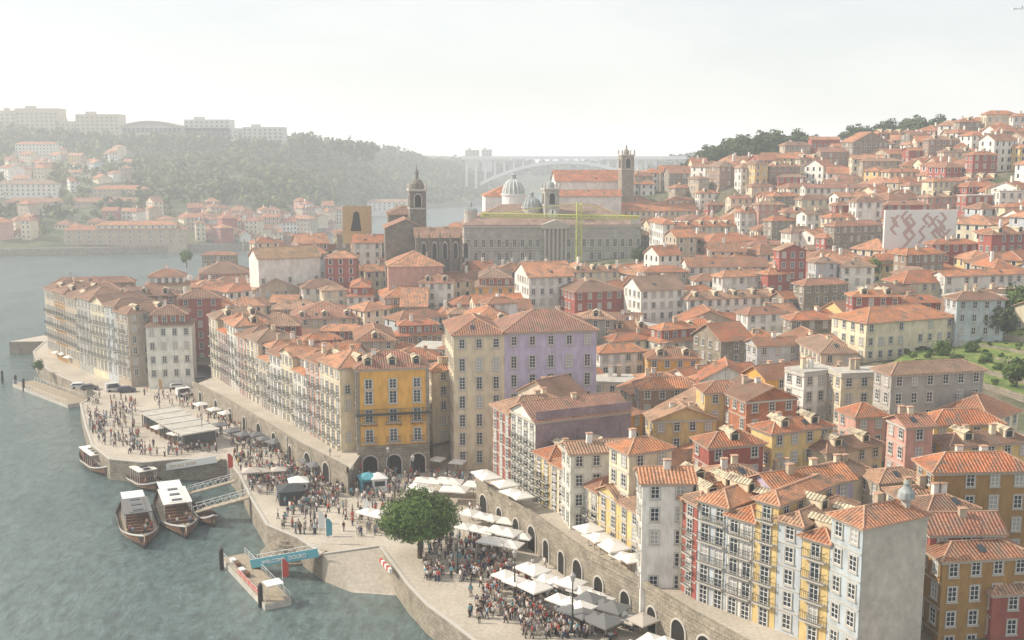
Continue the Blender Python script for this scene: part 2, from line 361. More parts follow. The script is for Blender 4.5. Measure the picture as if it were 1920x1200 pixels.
# simple merged houses for what is smallest in the picture
def shouse(S,C,a,w,d,h,n):
    o=MB();k=RD.randrange(len(SK_)) if RD.random()<.4 else RD.choice([0,0,1,1,4]);t=RD.randrange(4);o.box(0,w,0,d,-6,h-.02,k)
    g=RD.random()>.6;pt=RD.uniform(.38,.6)
    rb,_=roofmesh(w,d,h,'g' if g else 'h',pitch=pt);o.merge(rb,(0,0,0),0,lambda m:8+t if m==0 else 12)
    if g:
        for x in(0,w):o.face([(x,0,h-.03),(x,d,h-.03),(x,d/2,h-.2+(d/2+.5)*pt)],k)
    for fl in range(n):
        m=max(1,int(w/2.5))
        for i in range(m):
            x=w*(i+.5)/m;z=fl*h/n+.9
            o.face([(x-.65,-.02,z-.12),(x+.65,-.02,z-.12),(x+.65,-.02,z+1.72),(x-.65,-.02,z+1.72)],13);o.face([(x-.45,-.05,z),(x+.45,-.05,z),(x+.45,-.05,z+1.6),(x-.45,-.05,z+1.6)],14)
        m=max(1,int(d/2.7))
        for i in range(m):
            x=d*(i+.5)/m;z=fl*h/n+.9
            o.face([(-.02,x+.65,z-.12),(-.02,x-.65,z-.12),(-.02,x-.65,z+1.72),(-.02,x+.65,z+1.72)],13);o.face([(-.05,x+.45,z),(-.05,x-.45,z),(-.05,x-.45,z+1.6),(-.05,x+.45,z+1.6)],14)
    if RD.random()<.5:
        x=w*RD.uniform(.3,.7);o.box(x-.4,x+.4,d*.4,d*.4+.6,h,h+d*.3+1,0)
    S.merge(o,C,a)
SM=['pl'+k for k in SK_]+['tl0','tl1','tl2','tl3','ridge','frame','glass']
def solve(C,u,px,z):
    r=(px-960)/F;K=(H-z)*SP;return (r*(C[1]*CP+K)-C[0])/(u[0]-r*u[1]*CP)
# ---------------------------------------------------------------- terrain
TP=[(-3,179,8),(23,129,8),(36,115,8),(60,95,8),(-28,188,6),(-74,259,7),(-135,306,6),(40,150,10),(62,145,10),(66,178,14),(92,215,19),(82,230,18),(128,290,27),(137,340,35),(137,390,45),(182,400,56),(113,410,41),(96,480,53),(66,450,31),(75,500,45),(110,510,56),(137,500,60),(185,500,68),(5,270,12),(15,330,17),(45,330,19),(-45,340,15),(-38,290,9),(-70,300,7),(39,225,10),(46,265,14),(56,320,21),(100,180,17),(120,240,22),(150,300,33),(200,330,47),(220,450,69),(90,130,11),(0,420,18),(60,420,22),(-60,380,15),(-140,350,4),(0,520,22),(100,580,50),(200,580,64),(-60,480,8),(-30,640,5),(50,640,22),(150,700,45),(400,600,70),(400,300,60),(300,100,30)]
GX0,GY0,GS=-180,60,6
GR=[]
for j in range(110):
    row_=[]
    for i in range(100):
        x=GX0+i*GS;y=GY0+j*GS;s=t=0
        for a,b,c in TP:
            w=1/(((x-a)**2+(y-b)**2)+60)**1.7;s+=w;t+=w*c
        row_.append(max(4.2,t/s))
    GR.append(row_)
def th(x,y):
    fx=min(98.9,max(0,(x-GX0)/GS));fy=min(108.9,max(0,(y-GY0)/GS));i=int(fx);j=int(fy);u=fx-i;v=fy-j
    return (GR[j][i]*(1-u)+GR[j][i+1]*u)*(1-v)+(GR[j+1][i]*(1-u)+GR[j+1][i+1]*u)*v
def hitf(px,py,off=0.,y0=112.,y1=530.):
    d=ray(px,py);y=y0;best=(1e9,0,0,0)
    while y<y1:
        z=H+d.z/d.y*y;x=d.x/d.y*y;g=z-th(x,y)-off
        if g<=0:return Vector((x,y,z-off))
        if y>380 and g<best[0]:best=(g,x,y,z)
        y+=.7
    return Vector((best[1],best[2],th(best[1],best[2])))
Qp=[(1000,1290),(905,1215),(850,1172),(800,1135),(765,1098),(712,1025),(604,1040),(560,1010),(500,985),(470,935),(448,890),(425,862),(330,862),(270,868),(205,862),(172,835),(160,800),(150,757),(186,738),(150,722),(100,700),(72,682),(62,660),(84,640)]
QW=[tuple(G(a,b)[:2]) for a,b in Qp]
LAND=QW+[(-158,330),(-125,400),(-80,500),(-40,700),(60,1000),(600,1000),(600,60),(60,60)]
b=MB();b.prism(LAND,-4,4,0,1);struct(b.build('quay',['stone','paving']))
b=MB();b.box(-4000,4000,-300,6000,-.5,0);struct(b.build('water',['water'],uv=False))
b=MB()
for p,q in zip(QW[:-1],QW[1:]):
    p=Vector((*p,4.0));q=Vector((*q,4.0));n=Vector((q.y-p.y,p.x-q.x,0)).normalized()*.35;U=Vector((0,0,.16))
    b.face([p-n*.3+U,q-n*.3+U,q+n+U,p+n+U]);b.face([p+n+U,q+n+U,q+n,p+n]);b.face([p-n*.3+U,q-n*.3+U,q-n*.3,p-n*.3])
struct(b.build('kerb',['trim']))
b=MB();A,B_,C_,D_=G(604,1040,4.01),G(712,1025,4.01),G(772,1116,.1),G(655,1108,.1)
b.face([A,D_,C_,B_]);b.face([A,Vector((A.x,A.y,-3)),Vector((D_.x,D_.y,-3)),D_]);E=C_+(C_-B_)*.4;E2=D_+(D_-A)*.4;b.face([D_,E2,E,C_]);struct(b.build('ramp',['paving']))
FN=[G(1605,1250,9),G(1545,1215,9),G(1305,1125,9),G(1120,1005,9),G(1000,935,9),G(925,885,9)]
MN=[G(*p,9) for p in((893,905),(985,962),(1100,1045),(1200,1098),(1300,1160),(1400,1215),(1500,1290),(1560,1340))]
FO=[G(672,893,5),G(640,868,6),G(540,798,7),G(470,750,8),G(395,700,8)]
MO=[G(*p,8) for p in((362,722),(420,752),(500,800),(560,838),(630,874),(652,886))]
def terrace(ML,back,z,lab,archs):
    r=emp('retaining_wall',(0,0,0),0,lab,'wall');P=[tuple(p[:2]) for p in ML]+back
    b=MB();b.prism(P,3.5,z);b.build('wall',['stone'],r)
    b=MB()
    for p,q in zip(ML[:-1],ML[1:]):
        p=Vector((p.x,p.y,z));q=Vector((q.x,q.y,z));n=Vector((q.y-p.y,p.x-q.x,0)).normalized()*.2;u=Vector((0,0,1.))
        for f in([p-n,q-n,q-n+u,p-n+u],[p+n+u,q+n+u,q+n,p+n],[p-n+u,q-n+u,q+n+u,p+n+u]):b.face(f)
    b.build('parapet',['stone'],r)
    for p,q in zip(ML[:-1],ML[1:]):
        L=(q-p).length;n=int(L/archs);d=(q-p).normalized()
        for i in range(n):
            c=p+d*(L*(i+.5)/n);aa=math.atan2(d.y,d.x);nn=Vector((d.y,-d.x,0))
            if nn.x>0:aa+=math.pi;nn=-nn
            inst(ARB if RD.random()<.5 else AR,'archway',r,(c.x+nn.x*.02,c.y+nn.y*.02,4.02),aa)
    b=MB();b.prism(P,z-.1,z+.004);struct(b.build('pavement',['paving']))
terrace(MN,[(60,95),(44,112)]+[(p.x+3,p.y+2) for p in FN[2:]],9.,'long arcaded stone wall carrying the upper street of the nearer row',4.3)
terrace(MO,[(p.x+4,p.y+3) for p in FO[1:]],8.,'stone retaining wall with arches below the orange building row',7.)
TZ=[tuple(p[:2]) for p in FO[::-1]]+[(-20,196),(0,200),(2,186)]+[(p.x+3,p.y+2) for p in FN[::-1]]+[(75,60),(600,60),(600,1000),(60,1000),(-40,700),(-80,500),(-125,400),(-150,330),(-110,300)]
b=MB();ix={}
for j in range(109):
    for i in range(99):
        x=GX0+i*GS;y=GY0+j*GS
        if all(inpoly(x+u*GS,y+v*GS,TZ) for u in(0,1) for v in(0,1)):
            f=[]
            for u,v in((0,0),(1,0),(1,1),(0,1)):
                k=(i+u,j+v)
                if k not in ix:ix[k]=len(b.v);b.v.append((x+u*GS,y+v*GS,GR[j+v][i+u]))
                f.append(ix[k])
            b.f.append(tuple(f));b.m.append(0)
struct(b.build('ground',['town'],smooth=True))
# ---------------------------------------------------------------- rows of houses on a facade line
def online(px,poly):
    best=None
    for p,q in zip(poly[:-1],poly[1:]):
        d=q-p;L=d.length;u=d/L;s=solve(p,u,px,p.z)
        if -.01*L<=s<=1.01*L:return p+u*s,u
        e=min(abs(s),abs(s-L))
        if best is None or e<best[0]:best=(e,p+u*s,u)
    return best[1],best[2]
def row(poly,pl,pr,ye,n,wall,w,**k):
    C,u=online(pr,poly);E,_=online(pl,poly);dv=E-C;d=math.hypot(dv.x,dv.y);a=math.atan2(dv.y,dv.x)-math.pi/2
    return house(Vector((C.x,C.y,k.pop('z0',C.z))),a,w,d,D(pr,ye,C.y).z,n,wall,ext=6,**k)
NG='tall narrow houses of the waterfront row'
for pl,pr,ye,n,wl,w,k in [
 (1548,1605,988,5,'b',9.,dict(kL='s',gapL=1.7,sideskip=True,label='pale-tiled house with blank concrete side wall at row end',rc=(.64,.30,.18))),
 (1497,1547,1018,5,'y',10,dict(kL='t',bal=2,gapL=1.9,label='narrow yellow house left of the concrete-walled house')),
 (1452,1496,985,5,'b',11,dict(kL='s',gapL=1.8,label='narrow blue-grey house between two yellow houses')),
 (1410,1451,945,6,'y',12,dict(kL='t',bal=2,gapL=1.9,label='tall pale yellow house with long balconies in waterfront row')),
 (1360,1409,978,5,'w',12,dict(kL='t',bal=2,gapL=1.8,label='white house with rows of balconies above arcade')),
 (1305,1359,950,5,'b',11,dict(kL='t',bal=2,gapL=1.8,label='pale blue-grey house with wide balconies above arcade')),
 (1277,1304,945,6,'r',10,dict(kL='t',bal=1,label='narrow red-fronted house with small iron balconies',gapL=1.8)),
 (1252,1276,935,6,'c',10,dict(kL='s',label='narrow cream house squeezed beside the red-fronted one',gapL=1.8)),
 (1226,1251,918,6,'y',10,dict(kL='t',bal=1,gapL=1.8,label='narrow pale yellow house with dark balconies mid row')),
 (1200,1225,930,5,'p',9,dict(kL='t',bal=1,gapL=1.8,pR=1,gapR=2.2,label='narrow pink house right of the low yellow house')),
 (1160,1199,962,3,'y',12,dict(kL='s',label='low yellow house with wide orange roof behind white parasols')),
 (1122,1159,938,3,'y',12,dict(kL='s',roof='g',label='low ochre house left of the low yellow house')),
 (1090,1121,922,4,'c',12,dict(kL='t',bal=1,gapL=1.9,label='narrow cream house with small balconies beyond low yellow one')),
 (1062,1089,905,5,'w',12,dict(kL='s',gapL=1.8,label='narrow white house between two cream houses')),
 (1032,1061,880,6,'c',13,dict(kL='s',gapL=1.8,label='tall cream house crowded with white windows')),
 (1004,1031,860,6,'y',13,dict(kL='t',bal=1,gapL=1.9,label='tall pale ochre house next to dark purple side wall')),
 (958,1003,790,7,'w',17,dict(kL='t',bal=1,gapL=1.9,roof='g',sideskip=True,label='tall house with blank dark purple side wall',rc=(.48,.26,.19))),
 (924,957,776,6,'r',12,dict(kL='s',gapL=1.9,label='dark red tiled house at far end of nearer row'))]:
    r=row(FN,pl,pr,ye,n,wl,w,near=True,grp=NG,attic=False,dorm=1 if pr in(1409,1359,1251,1496) else 0,**k)
    if pr in(1605,1003):
        me=[c for c in r.children if c.name.startswith('wall')][0].data;xs=w;zs=max(v.co.z for v in me.vertices)
        b=MB();b.box(.1,xs+.1,-.06,-.004,-6,zs-(.2 if pr==1605 else .5));b.build('side_wall',['concrete' if pr==1605 else 'purple'],r)
        if pr==1605:
            b=MB();b.box(6.9,7.5,.9,1.7,zs,zs+1.6);b.lathe([(.5,zs+1.6),(.95,zs+1.7),(.85,zs+2.4),(.3,zs+3),(.35,zs+3.3),(.1,zs+3.6),(0,zs+3.6)],10,1,(7.2,1.3));b.build('chimney',['concrete','lead'],r)
OG='houses of the row beyond the square'
for pl,pr,ye,n,wl,w,k in [
 (603,641,690,6,'c',9,{}),(577,603,682,6,'p',9,{}),(553,577,678,6,'w',9,dict(attic=True)),(530,553,668,5,'c',9,dict(roof='g')),(508,530,668,5,'w',9,{}),
 (488,508,655,5,'s',10,dict(attic=True)),(466,488,640,6,'c',9,{}),(447,466,636,6,'p',9,{}),(430,447,612,6,'w',9,{}),(412,430,606,6,'r',10,dict(attic=True)),(396,412,598,6,'c',12,{})]:
    k.setdefault('attic',False)
    row(FO,pl,pr,ye,n,wl,w,near=True,kL='t',bal=1,gapL=2.,grp=OG,label='%s narrow balconied house in the row left of the orange building'%WNAME[wl],pR=.6,**k)
# orange corner building
C=G(672,893,4);u=Vector((math.cos(.2),math.sin(.2),0));w=solve(C,u,805,12);a=.2
z1=D(672,692,C.y).z
r=house(C,a,w,9.5,z1,6,'o',near=True,kL='t',kR='t',bal=0,gapL=2.3,pR=0,label='orange corner building with stone arcade on the square',grp=None,rc=(.42,.2,.15),dorm=3,cat='building',attic=False,name='corner_building')
hh=z1-4;b=MB();b.prism([(-.1,-.1),(w+.02,-.1),(w+.02,-.004),(-.004,-.004),(-.004,9.5),(-.1,9.5)],-2,5.6);b.build('stone_base',['stone'],r)
for x0,x1 in((-.12,.55),(w-.55,w+.05)):b=MB();b.box(x0,x1,-.12,-.01,5.6,hh-.5);b.build('quoin',['stone'],r)
for i in range(3):
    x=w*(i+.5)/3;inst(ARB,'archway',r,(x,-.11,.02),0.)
    for k,z in enumerate((6.3,10.,13.4,16.2)):
        if z<hh-2.4:
            wo=inst(WN['t' if k<3 else 's'],'window',r,(x,-.004,z),0.,(1.25,1,1));inst(PN['t' if k<3 else 's'][0],'pane',wo)
            if k<2:inst(RM,'balcony',r,(x,-.004,z-.1),0.,(1.6,1,1))
b=MB();b.box(-.3,w+.3,-.9,-.1,11.6-.25,11.6);b.box(-.3,w+.3,-.9,-.85,12.5,12.56)
for i in range(40):x=-.3+(w+.6)*i/39;b.box(x-.02,x+.02,-.89,-.86,11.6,12.5)
b.build('gallery',['iron'],r)
def text(s,parent,loc,size,m,rx=math.pi/2,rz=0.,name='lettering'):
    cu=bpy.data.curves.new(name,'FONT');cu.body=s;cu.size=size;cu.align_x='CENTER';cu.extrude=.02;cu.materials.append(M[m])
    t=bpy.data.objects.new('t',cu);COL.objects.link(t);me=bpy.data.meshes.new_from_object(t.evaluated_get(bpy.context.evaluated_depsgraph_get()));bpy.data.objects.remove(t)
    o=inst(me,name,parent,loc);o.rotation_euler=(rx,0,rz);return o
for i,s in enumerate(('PESTANA','VINTAGE','HOTEL')):text(s,r,(w*(i+.5)/3,-.08,9.2),.75,'wood')
# cream and lilac tall buildings
C=G(852,872,5);a=.16;u=Vector((math.cos(a),math.sin(a),0));w=solve(C,u,946,15);z1=D(852,628,C.y).z
house(C,a,w,16,z1,7,'c',near=True,kL='t',kR='t',gapR=2.9,gapL=2.8,pR=1,label='tall cream building with stone corners behind the square',grp=None,cat='building',rc=(.45,.22,.15),attic=False,name='tall_building')
C2=C+u*(w+.02);w2=solve(C2,u,1117,15)
house(C2,a,w2,13,z1+.3,7,'l',near=True,kR='t',gapR=3.4,pR=1,pL=0,label='tall lilac building joined to the right of tall cream one',grp=None,cat='building',rc=(.42,.22,.17),attic=False,name='tall_building')
PL=[G(248,712,6),G(165,685,6),G(88,652,6)]
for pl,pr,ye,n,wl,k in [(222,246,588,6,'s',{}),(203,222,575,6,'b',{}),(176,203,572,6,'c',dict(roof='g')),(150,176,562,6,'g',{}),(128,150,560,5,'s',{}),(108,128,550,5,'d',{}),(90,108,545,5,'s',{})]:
    row(PL,pl,pr,ye,n,wl,12,near=True,kL='t',bal=1,gapL=2.,grp='promontory row houses',label='%s balconied house in the leftmost promontory row'%WNAME[wl],rc=RD.choice([(.30,.17,.13),(.36,.20,.14)]),attic=False,**k)
def placed(xl,xm,xr,ye,Dp,n,wall,roof='h',a=None,zb=None,**k):
    a=math.radians(12) if a is None else a
    P=D(xm,ye,Dp);z1=P.z;z0=zb if zb is not None else th(P.x,P.y)
    C=Vector((P.x,P.y,z0));u=Vector((math.cos(a),math.sin(a),0));v=Vector((-math.sin(a),math.cos(a),0))
    w=min(70,max(4,solve(C,u,xr,z1)));d=k.pop('dp',None) or (min(18,max(5,abs(solve(C,v,xl,z1)))) if xm-xl>4 else RD.uniform(8,12))
    return house(C,a,w,d,z1,n,wall,roof,**k)
placed(247,272,358,592,262,5,'w',zb=6,near=True,kL='t',kR='s',gapR=2.2,pR=1,dp=10,label='white corner building with glazed top storey on the promontory',grp=None,attic=True)
placed(330,335,412,560,285,6,'r',zb=6,label='dark red building behind the white promontory corner building')
placed(92,98,250,532,318,4,'n',zb=10,rc=(.40,.2,.14),label='long brown-roofed building behind the promontory row')
placed(200,208,330,556,292,5,'n',zb=9,rc=(.34,.19,.14));placed(150,160,230,548,300,5,'s',zb=9,rc=(.34,.19,.14));placed(262,270,352,520,330,4,'c',zb=9)
# ---------------------------------------------------------------- hillside houses: xl xm xr eave storeys wall roof
TXT='''1788 1800 1840 228 4 s h;1840 1850 1905 214 3 c h;1860 1870 1935 246 4 s h;1895 1900 1960 218 3 w h;1735 1742 1800 262 4 n h;1700 1705 1760 282 3 r g;1765 1770 1830 285 3 c h;1820 1825 1870 290 3 r h
1640 1648 1700 250 2 r h;1700 1706 1745 252 2 s g;1578 1600 1665 266 4 s G;1465 1472 1520 272 3 s h;1515 1522 1575 262 2 r g;1610 1618 1690 302 3 s h;1490 1500 1560 298 3 c h;1530 1540 1600 285 3 n g;1660 1668 1730 322 3 c h
1290 1310 1330 335 4 s h;1325 1350 1385 312 4 n h;1385 1390 1412 314 4 w h;1412 1416 1440 308 5 y h;1440 1445 1500 312 4 n h;1455 1460 1510 332 3 r h;1245 1255 1300 325 3 s g;1185 1190 1225 330 3 s h;1562 1570 1620 335 3 c h;1400 1410 1450 350 3 c h;1440 1450 1500 368 3 s h
1500 1510 1660 352 3 w g;1495 1503 1560 374 3 c h;1700 1705 1760 348 2 w h;1740 1750 1820 340 3 c h;1810 1815 1880 336 2 b h;1870 1875 1935 360 4 w f;1730 1740 1800 370 2 p h;1558 1568 1600 385 3 r h;1600 1606 1655 378 4 w h;1657 1662 1742 384 3 r h;1805 1812 1885 368 4 r f;1880 1885 1940 388 3 c h
1258 1266 1308 352 3 s h;1305 1312 1362 362 3 w h;1362 1370 1418 372 3 c g;1415 1423 1470 384 3 p h;1320 1328 1385 384 2 r h;1380 1388 1440 398 3 w h;1462 1470 1520 398 3 c h;1250 1256 1300 376 3 c h;1505 1512 1565 402 3 w g;1440 1448 1500 414 3 s h;1550 1558 1610 408 3 c h;1475 1483 1530 436 3 w h;1540 1548 1600 446 3 r h
1205 1243 1252 420 5 w h;1250 1255 1450 426 4 c h;1560 1565 1655 424 4 g h;1110 1125 1362 396 3 c h;1400 1408 1480 460 3 c h;1278 1290 1440 500 3 w g;1512 1517 1680 468 2 n g;1740 1750 1835 458 3 r h;1850 1860 1935 440 4 r h;1765 1772 1935 518 3 w g;1690 1700 1770 478 3 n h
1455 1462 1512 470 5 r G;1520 1530 1570 492 4 b h;1570 1578 1640 500 3 w h;1640 1650 1740 488 2 c g;1345 1355 1440 520 3 w h;1430 1440 1500 515 3 r h;1500 1508 1590 535 3 s h;1200 1210 1290 510 3 s h
1170 1202 1282 545 4 w g;1282 1290 1470 562 3 w h;1460 1470 1590 560 2 g g;1590 1600 1690 556 4 r h;1685 1692 1770 568 3 r h;1560 1625 1790 606 3 c h;1785 1795 1885 562 4 b h;1040 1078 1170 548 4 r h;965 992 1075 520 5 w g;1060 1070 1160 510 3 c h;1395 1402 1480 590 3 w h;1475 1485 1560 600 3 s h
1117 1125 1210 662 3 w h;1205 1215 1312 672 3 o h;1300 1352 1410 640 4 g g;1410 1420 1500 648 4 b g;1495 1540 1605 662 3 c h;1500 1508 1572 702 4 w f;1568 1578 1665 704 4 c f;1660 1672 1845 702 5 g h;1140 1150 1260 640 3 c h
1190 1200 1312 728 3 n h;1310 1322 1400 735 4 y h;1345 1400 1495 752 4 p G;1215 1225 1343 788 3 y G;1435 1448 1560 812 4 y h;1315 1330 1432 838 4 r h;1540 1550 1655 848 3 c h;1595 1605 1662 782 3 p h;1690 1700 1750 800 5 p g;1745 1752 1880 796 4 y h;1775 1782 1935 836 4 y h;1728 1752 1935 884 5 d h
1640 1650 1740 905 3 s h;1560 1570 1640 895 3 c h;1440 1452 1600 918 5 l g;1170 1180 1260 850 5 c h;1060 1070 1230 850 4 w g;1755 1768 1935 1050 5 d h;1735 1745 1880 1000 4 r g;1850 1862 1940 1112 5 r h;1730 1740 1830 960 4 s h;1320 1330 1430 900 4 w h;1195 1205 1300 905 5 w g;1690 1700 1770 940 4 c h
570 578 612 476 5 b h;605 632 657 440 6 s h;655 662 716 455 6 w g;688 706 826 488 4 p h;425 475 562 545 3 s G;535 545 672 598 3 s h;680 716 832 560 3 s h;780 786 850 530 4 w h;845 892 966 522 4 o h;372 378 440 478 4 s h;358 368 475 515 3 w h;580 590 690 622 3 r h;735 742 832 612 3 n h;803 810 852 695 5 c h
470 478 560 612 4 r h;500 508 600 580 3 s h;560 570 640 640 4 r h;660 668 740 640 3 s h;905 915 970 570 4 w h;600 606 650 545 3 c h;745 752 800 575 3 s g;830 836 905 590 3 c h;640 650 700 540 3 w h;870 880 960 605 3 w h;410 420 500 602 5 r h;560 568 640 540 3 w h'''
for it in TXT.replace('\n',';').split(';'):
    q=it.split();xl,xm,xr,ye,n=map(int,q[:5]);P=hitf(xm,ye,n*2.9)
    a=math.radians(RD.uniform(0,28));wm='plaster'
    if q[5] in'sg' and RD.random()<.6:wm='stone'
    if ye==752 and n==4:wm='brickred'
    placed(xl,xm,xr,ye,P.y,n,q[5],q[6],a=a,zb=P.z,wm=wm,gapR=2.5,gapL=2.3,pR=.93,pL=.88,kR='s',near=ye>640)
# ---------------------------------------------------------------- monuments
def tower(xm,w,z0,z1,y,m,lab,dome='lead',clock=False,dr=1.):
    x=(xm-960)/F*(y*CP+(H-(z0+z1)/2)*SP);r=emp('tower',(x,y,z0),.2,lab,'tower');h=z1-z0;s=w/2
    b=MB();b.box(-s,s,-s,s,-6,h);b.build('wall',[m],r)
    b=MB();b.box(-s-.4,s+.4,-s-.4,s+.4,h,h+.6);b.build('cornice',['trim'],r);b=MB();b.box(-s-.3,s+.3,-s-.3,s+.3,h-w*1.1,h-w*1.1+.4);b.build('string_course',['trim'],r)
    for i in(-1,1):
        for j in(-1,1):b=MB();b.lathe([(.35,h+.6),(.35,h+1.6),(.5,h+1.7),(0,h+3.)],6,0,(i*s,j*s));b.build('pinnacle',['trim'],r)
    for rz,l in((0,(0,-s-.02,h-w*.95)),(-math.pi/2,(-s-.02,0,h-w*.95)),(math.pi/2,(s+.02,0,h-w*.95))):inst(AR,'belfry_opening',r,l,rz,(w*.22,1,w*.8/3.4))
    if clock:
        b=MB();b.lathe([(0,-.0),(s*.6,-.0)],16,0);o=b.build('clock_face',['white'],r);o.location=(0,-s-.05,h-w*1.6);o.rotation_euler=(math.pi/2,0,0)
        b=MB();b.box(-.06,.4,-s-.12,-s-.08,h-w*1.6,h-w*1.6+s*.5);b.build('clock_hand',['dark'],r)
    R=s*.85*dr;b=MB();P=[(R,h+.6),(R,h+1.4)]+[(R*math.cos(t*.157)*1.02,h+1.4+R*1.15*math.sin(t*.157)) for t in range(0,10)]+[(R*.25,h+1.4+R*1.2),(R*.25,h+1.4+R*1.9),(R*.32,h+1.4+R*1.95),(.08,h+1.4+R*2.6),(.08,h+1.4+R*3.2)]
    b.lathe(P,10,0);b.build('dome',[dome],r)
def zat(px,py,y):return D(px,py,y).z
K=dict(cat='church',grp=None,attic=False,name='church')
r=placed(776,780,866,446,332,1,'g','g',a=.14,zb=14,pR=0,pL=0,dp=12,wm='darkstone',label='dark stone church with buttresses and arched windows',rc=(.42,.24,.17),**K)
CH=zat(780,446,332)-14
for i in range(5):
    b=MB();x=.4+i*3.3;b.box(x,x+.8,-1.2,-.01,-5,CH-.6);b.build('buttress',['darkstone'],r);b=MB();b.lathe([(.4,CH-.6),(.3,CH+.6),(0,CH+2.4)],4,0,(x+.4,-.6),.785);b.build('pinnacle',['darkstone'],r);inst(ARS,'window',r,(x+2.,-.01,CH-6.5),0,(1.2,1,2.2))
r=placed(716,722,798,428,338,1,'g','G',a=.14,zb=14,pR=0,pL=0,dp=16,wm='darkstone',label='gabled dark stone transept left of the buttressed church',rc=(.48,.25,.17),**K)
for x in(3,7,10.5):inst(ARS,'window',r,(x,-.01,9),0,(1.1,1,1.6))
placed(716,728,790,402,356,1,'g','h',a=.14,zb=16,pR=0,pL=0,wm='darkstone',label='raised crossing of the dark stone church with red roof',**K)
placed(722,728,830,500,322,2,'p','h',a=.14,zb=12,pR=.9,pL=0,label='low pink annexe with red roof in front of church',**K)
tower(783,5.2,20,zat(783,358,345),345,'darkstone','stone bell tower with ribbed dome left of the palace',dome='darkstone')
r=placed(864,870,1200,422,402,3,'g','h',a=.06,zb=16,pR=0,pL=0,dp=30,wm='granite',label='long grey neoclassical palace with columned pediment',cat='palace',grp=None,rc=(.44,.30,.24),attic=False,dorm=0,name='palace')
PW=(1200-870)/F*402*1.02;PH=zat(870,422,402)-16
for i in range(23):
    if 10<=i<=12:continue
    for z in(1.2,6.6,11.6):
        if z+2.6<PH:inst(WM['t'][2 if z==6.6 and i%3==0 else 0],'window',r,(PW*(i+.5)/23,-.004,z),0,(1.35,1,1.25))
x0=PW*.44;x1=PW*.58
for i in range(6):
    b=MB();x=x0+(x1-x0)*(i+.5)/6;b.lathe([(.6,5),(.5,5.4),(.42,PH-1.8),(.6,PH-1.4)],8,0,(x,-.9));b.build('column',['trim'],r)
b=MB();b.box(x0-.5,x1+.5,-1.6,-.01,-2,5);b.build('plinth',['granite'],r);b=MB();b.box(x0-.5,x1+.5,-1.6,-.51,PH-1.4,PH);b.build('entablature',['trim'],r)
xm=(x0+x1)/2;b=MB();b.face([(x0-.8,-1.7,PH),(x1+.8,-1.7,PH),(xm,-1.7,PH+2)]);b.face([(x0-.8,-1.7,PH),(xm,-1.7,PH+2),(xm,2,PH+2),(x0-.8,2,PH)]);b.face([(x1+.8,-1.7,PH),(x1+.8,2,PH),(xm,2,PH+2),(xm,-1.7,PH+2)])
b.build('pediment',['trim'],r)
b=MB();b.box(-.5,PW+.5,-.5,-.01,PH-1,PH-.3);b.build('cornice',['trim'],r)
for z in(5.3,10.3):b=MB();b.box(-.2,PW+.2,-.25,-.01,z,z+.35);b.build('string_course',['trim'],r)
tower(1032,5.6,28,zat(1032,356,412),412,'granite','clock tower with small dome rising over the palace',clock=True,dr=.7)
def domed(px,py0,py1,y,rad,m,lab,gl=False):
    z0=zat(px,py1,y);z1=zat(px,py0,y);x=(px-960)/F*(y*CP);r=emp('domed_roof',(x,y,z0),0,lab,'dome');k=z1-z0
    b=MB();b.lathe([(rad*1.05,-12),(rad*1.05,0),(rad*1.15,.05),(rad*1.15,.6),(rad,.6)],16);b.build('drum',['white' if gl else 'concrete'],r)
    b=MB();b.lathe([(rad*math.cos(t*.15),.6+(k-3)*math.sin(t*.15)) for t in range(10)]+[(rad*.22,k-2.4),(rad*.22,k-1),(rad*.3,k-.9),(.1,k),(0,k)],16);b.build('dome',[m],r)
    for i in range(16):
        t=2*math.pi*i/16;p=None;b=MB()
        for j in range(10):
            q=(1.01*rad*math.cos(j*.15)*math.cos(t),1.01*rad*math.cos(j*.15)*math.sin(t),.62+(k-3)*math.sin(j*.15))
            if p:b.tube(p,q,.14,n=4)
            p=q
        b.build('rib',['white' if gl else 'lead'],r)
domed(963,324,366,425,4.4,'lead','large glazed dome over the palace courtyard',True);domed(997,358,390,415,3.6,'lead','grey lead dome beside the clock tower');domed(882,377,398,410,2.4,'lead','small greenish dome at palace left end')
placed(902,910,985,368,440,2,'w','h',a=.1,zb=24,label='cream pavilion with red roof below the glazed dome',attic=False)
placed(1038,1042,1162,340,470,3,'w','g',a=.08,zb=24,pR=.35,pL=0,dp=16,label='white church nave with long steep red roof',rc=(.62,.23,.13),**K)
placed(1036,1042,1165,368,452,1,'w','g',a=.08,zb=28,pR=0,pL=0,dp=8,label='low aisle with red roof in front of white church nave',rc=(.62,.25,.15),**K)
tower(1173,5.4,24,zat(1173,292,466),466,'stone','square brown bell tower at right end of white church',dome='stone',dr=.55)
K['name']='chapel';K['cat']='chapel'
placed(440,484,600,486,335,2,'w','g',a=.5,zb=12,pR=.4,pL=0,dp=11,label='white chapel with pointed gable and lichened tiled roof',rc=(.5,.32,.18),**K)
for px,y0,lab in((458,455,'left'),(480,452,'right')):
    P=D(px,y0+18,330);b=MB();b.lathe([(.35,0),(.35,2),(.5,2.1),(.1,4.2),(0,4.2)],6);o=b.build('stone_pinnacle',['granite']);o.location=P;reg(o,'pointed stone pinnacle at the %s of the white chapel gable'%lab,'pinnacle')
P=D(643,435,372);r=emp('billboard_wall',(P.x,P.y,P.z),.1,'tall ochre panel with dark shape beside the dark church','panel')
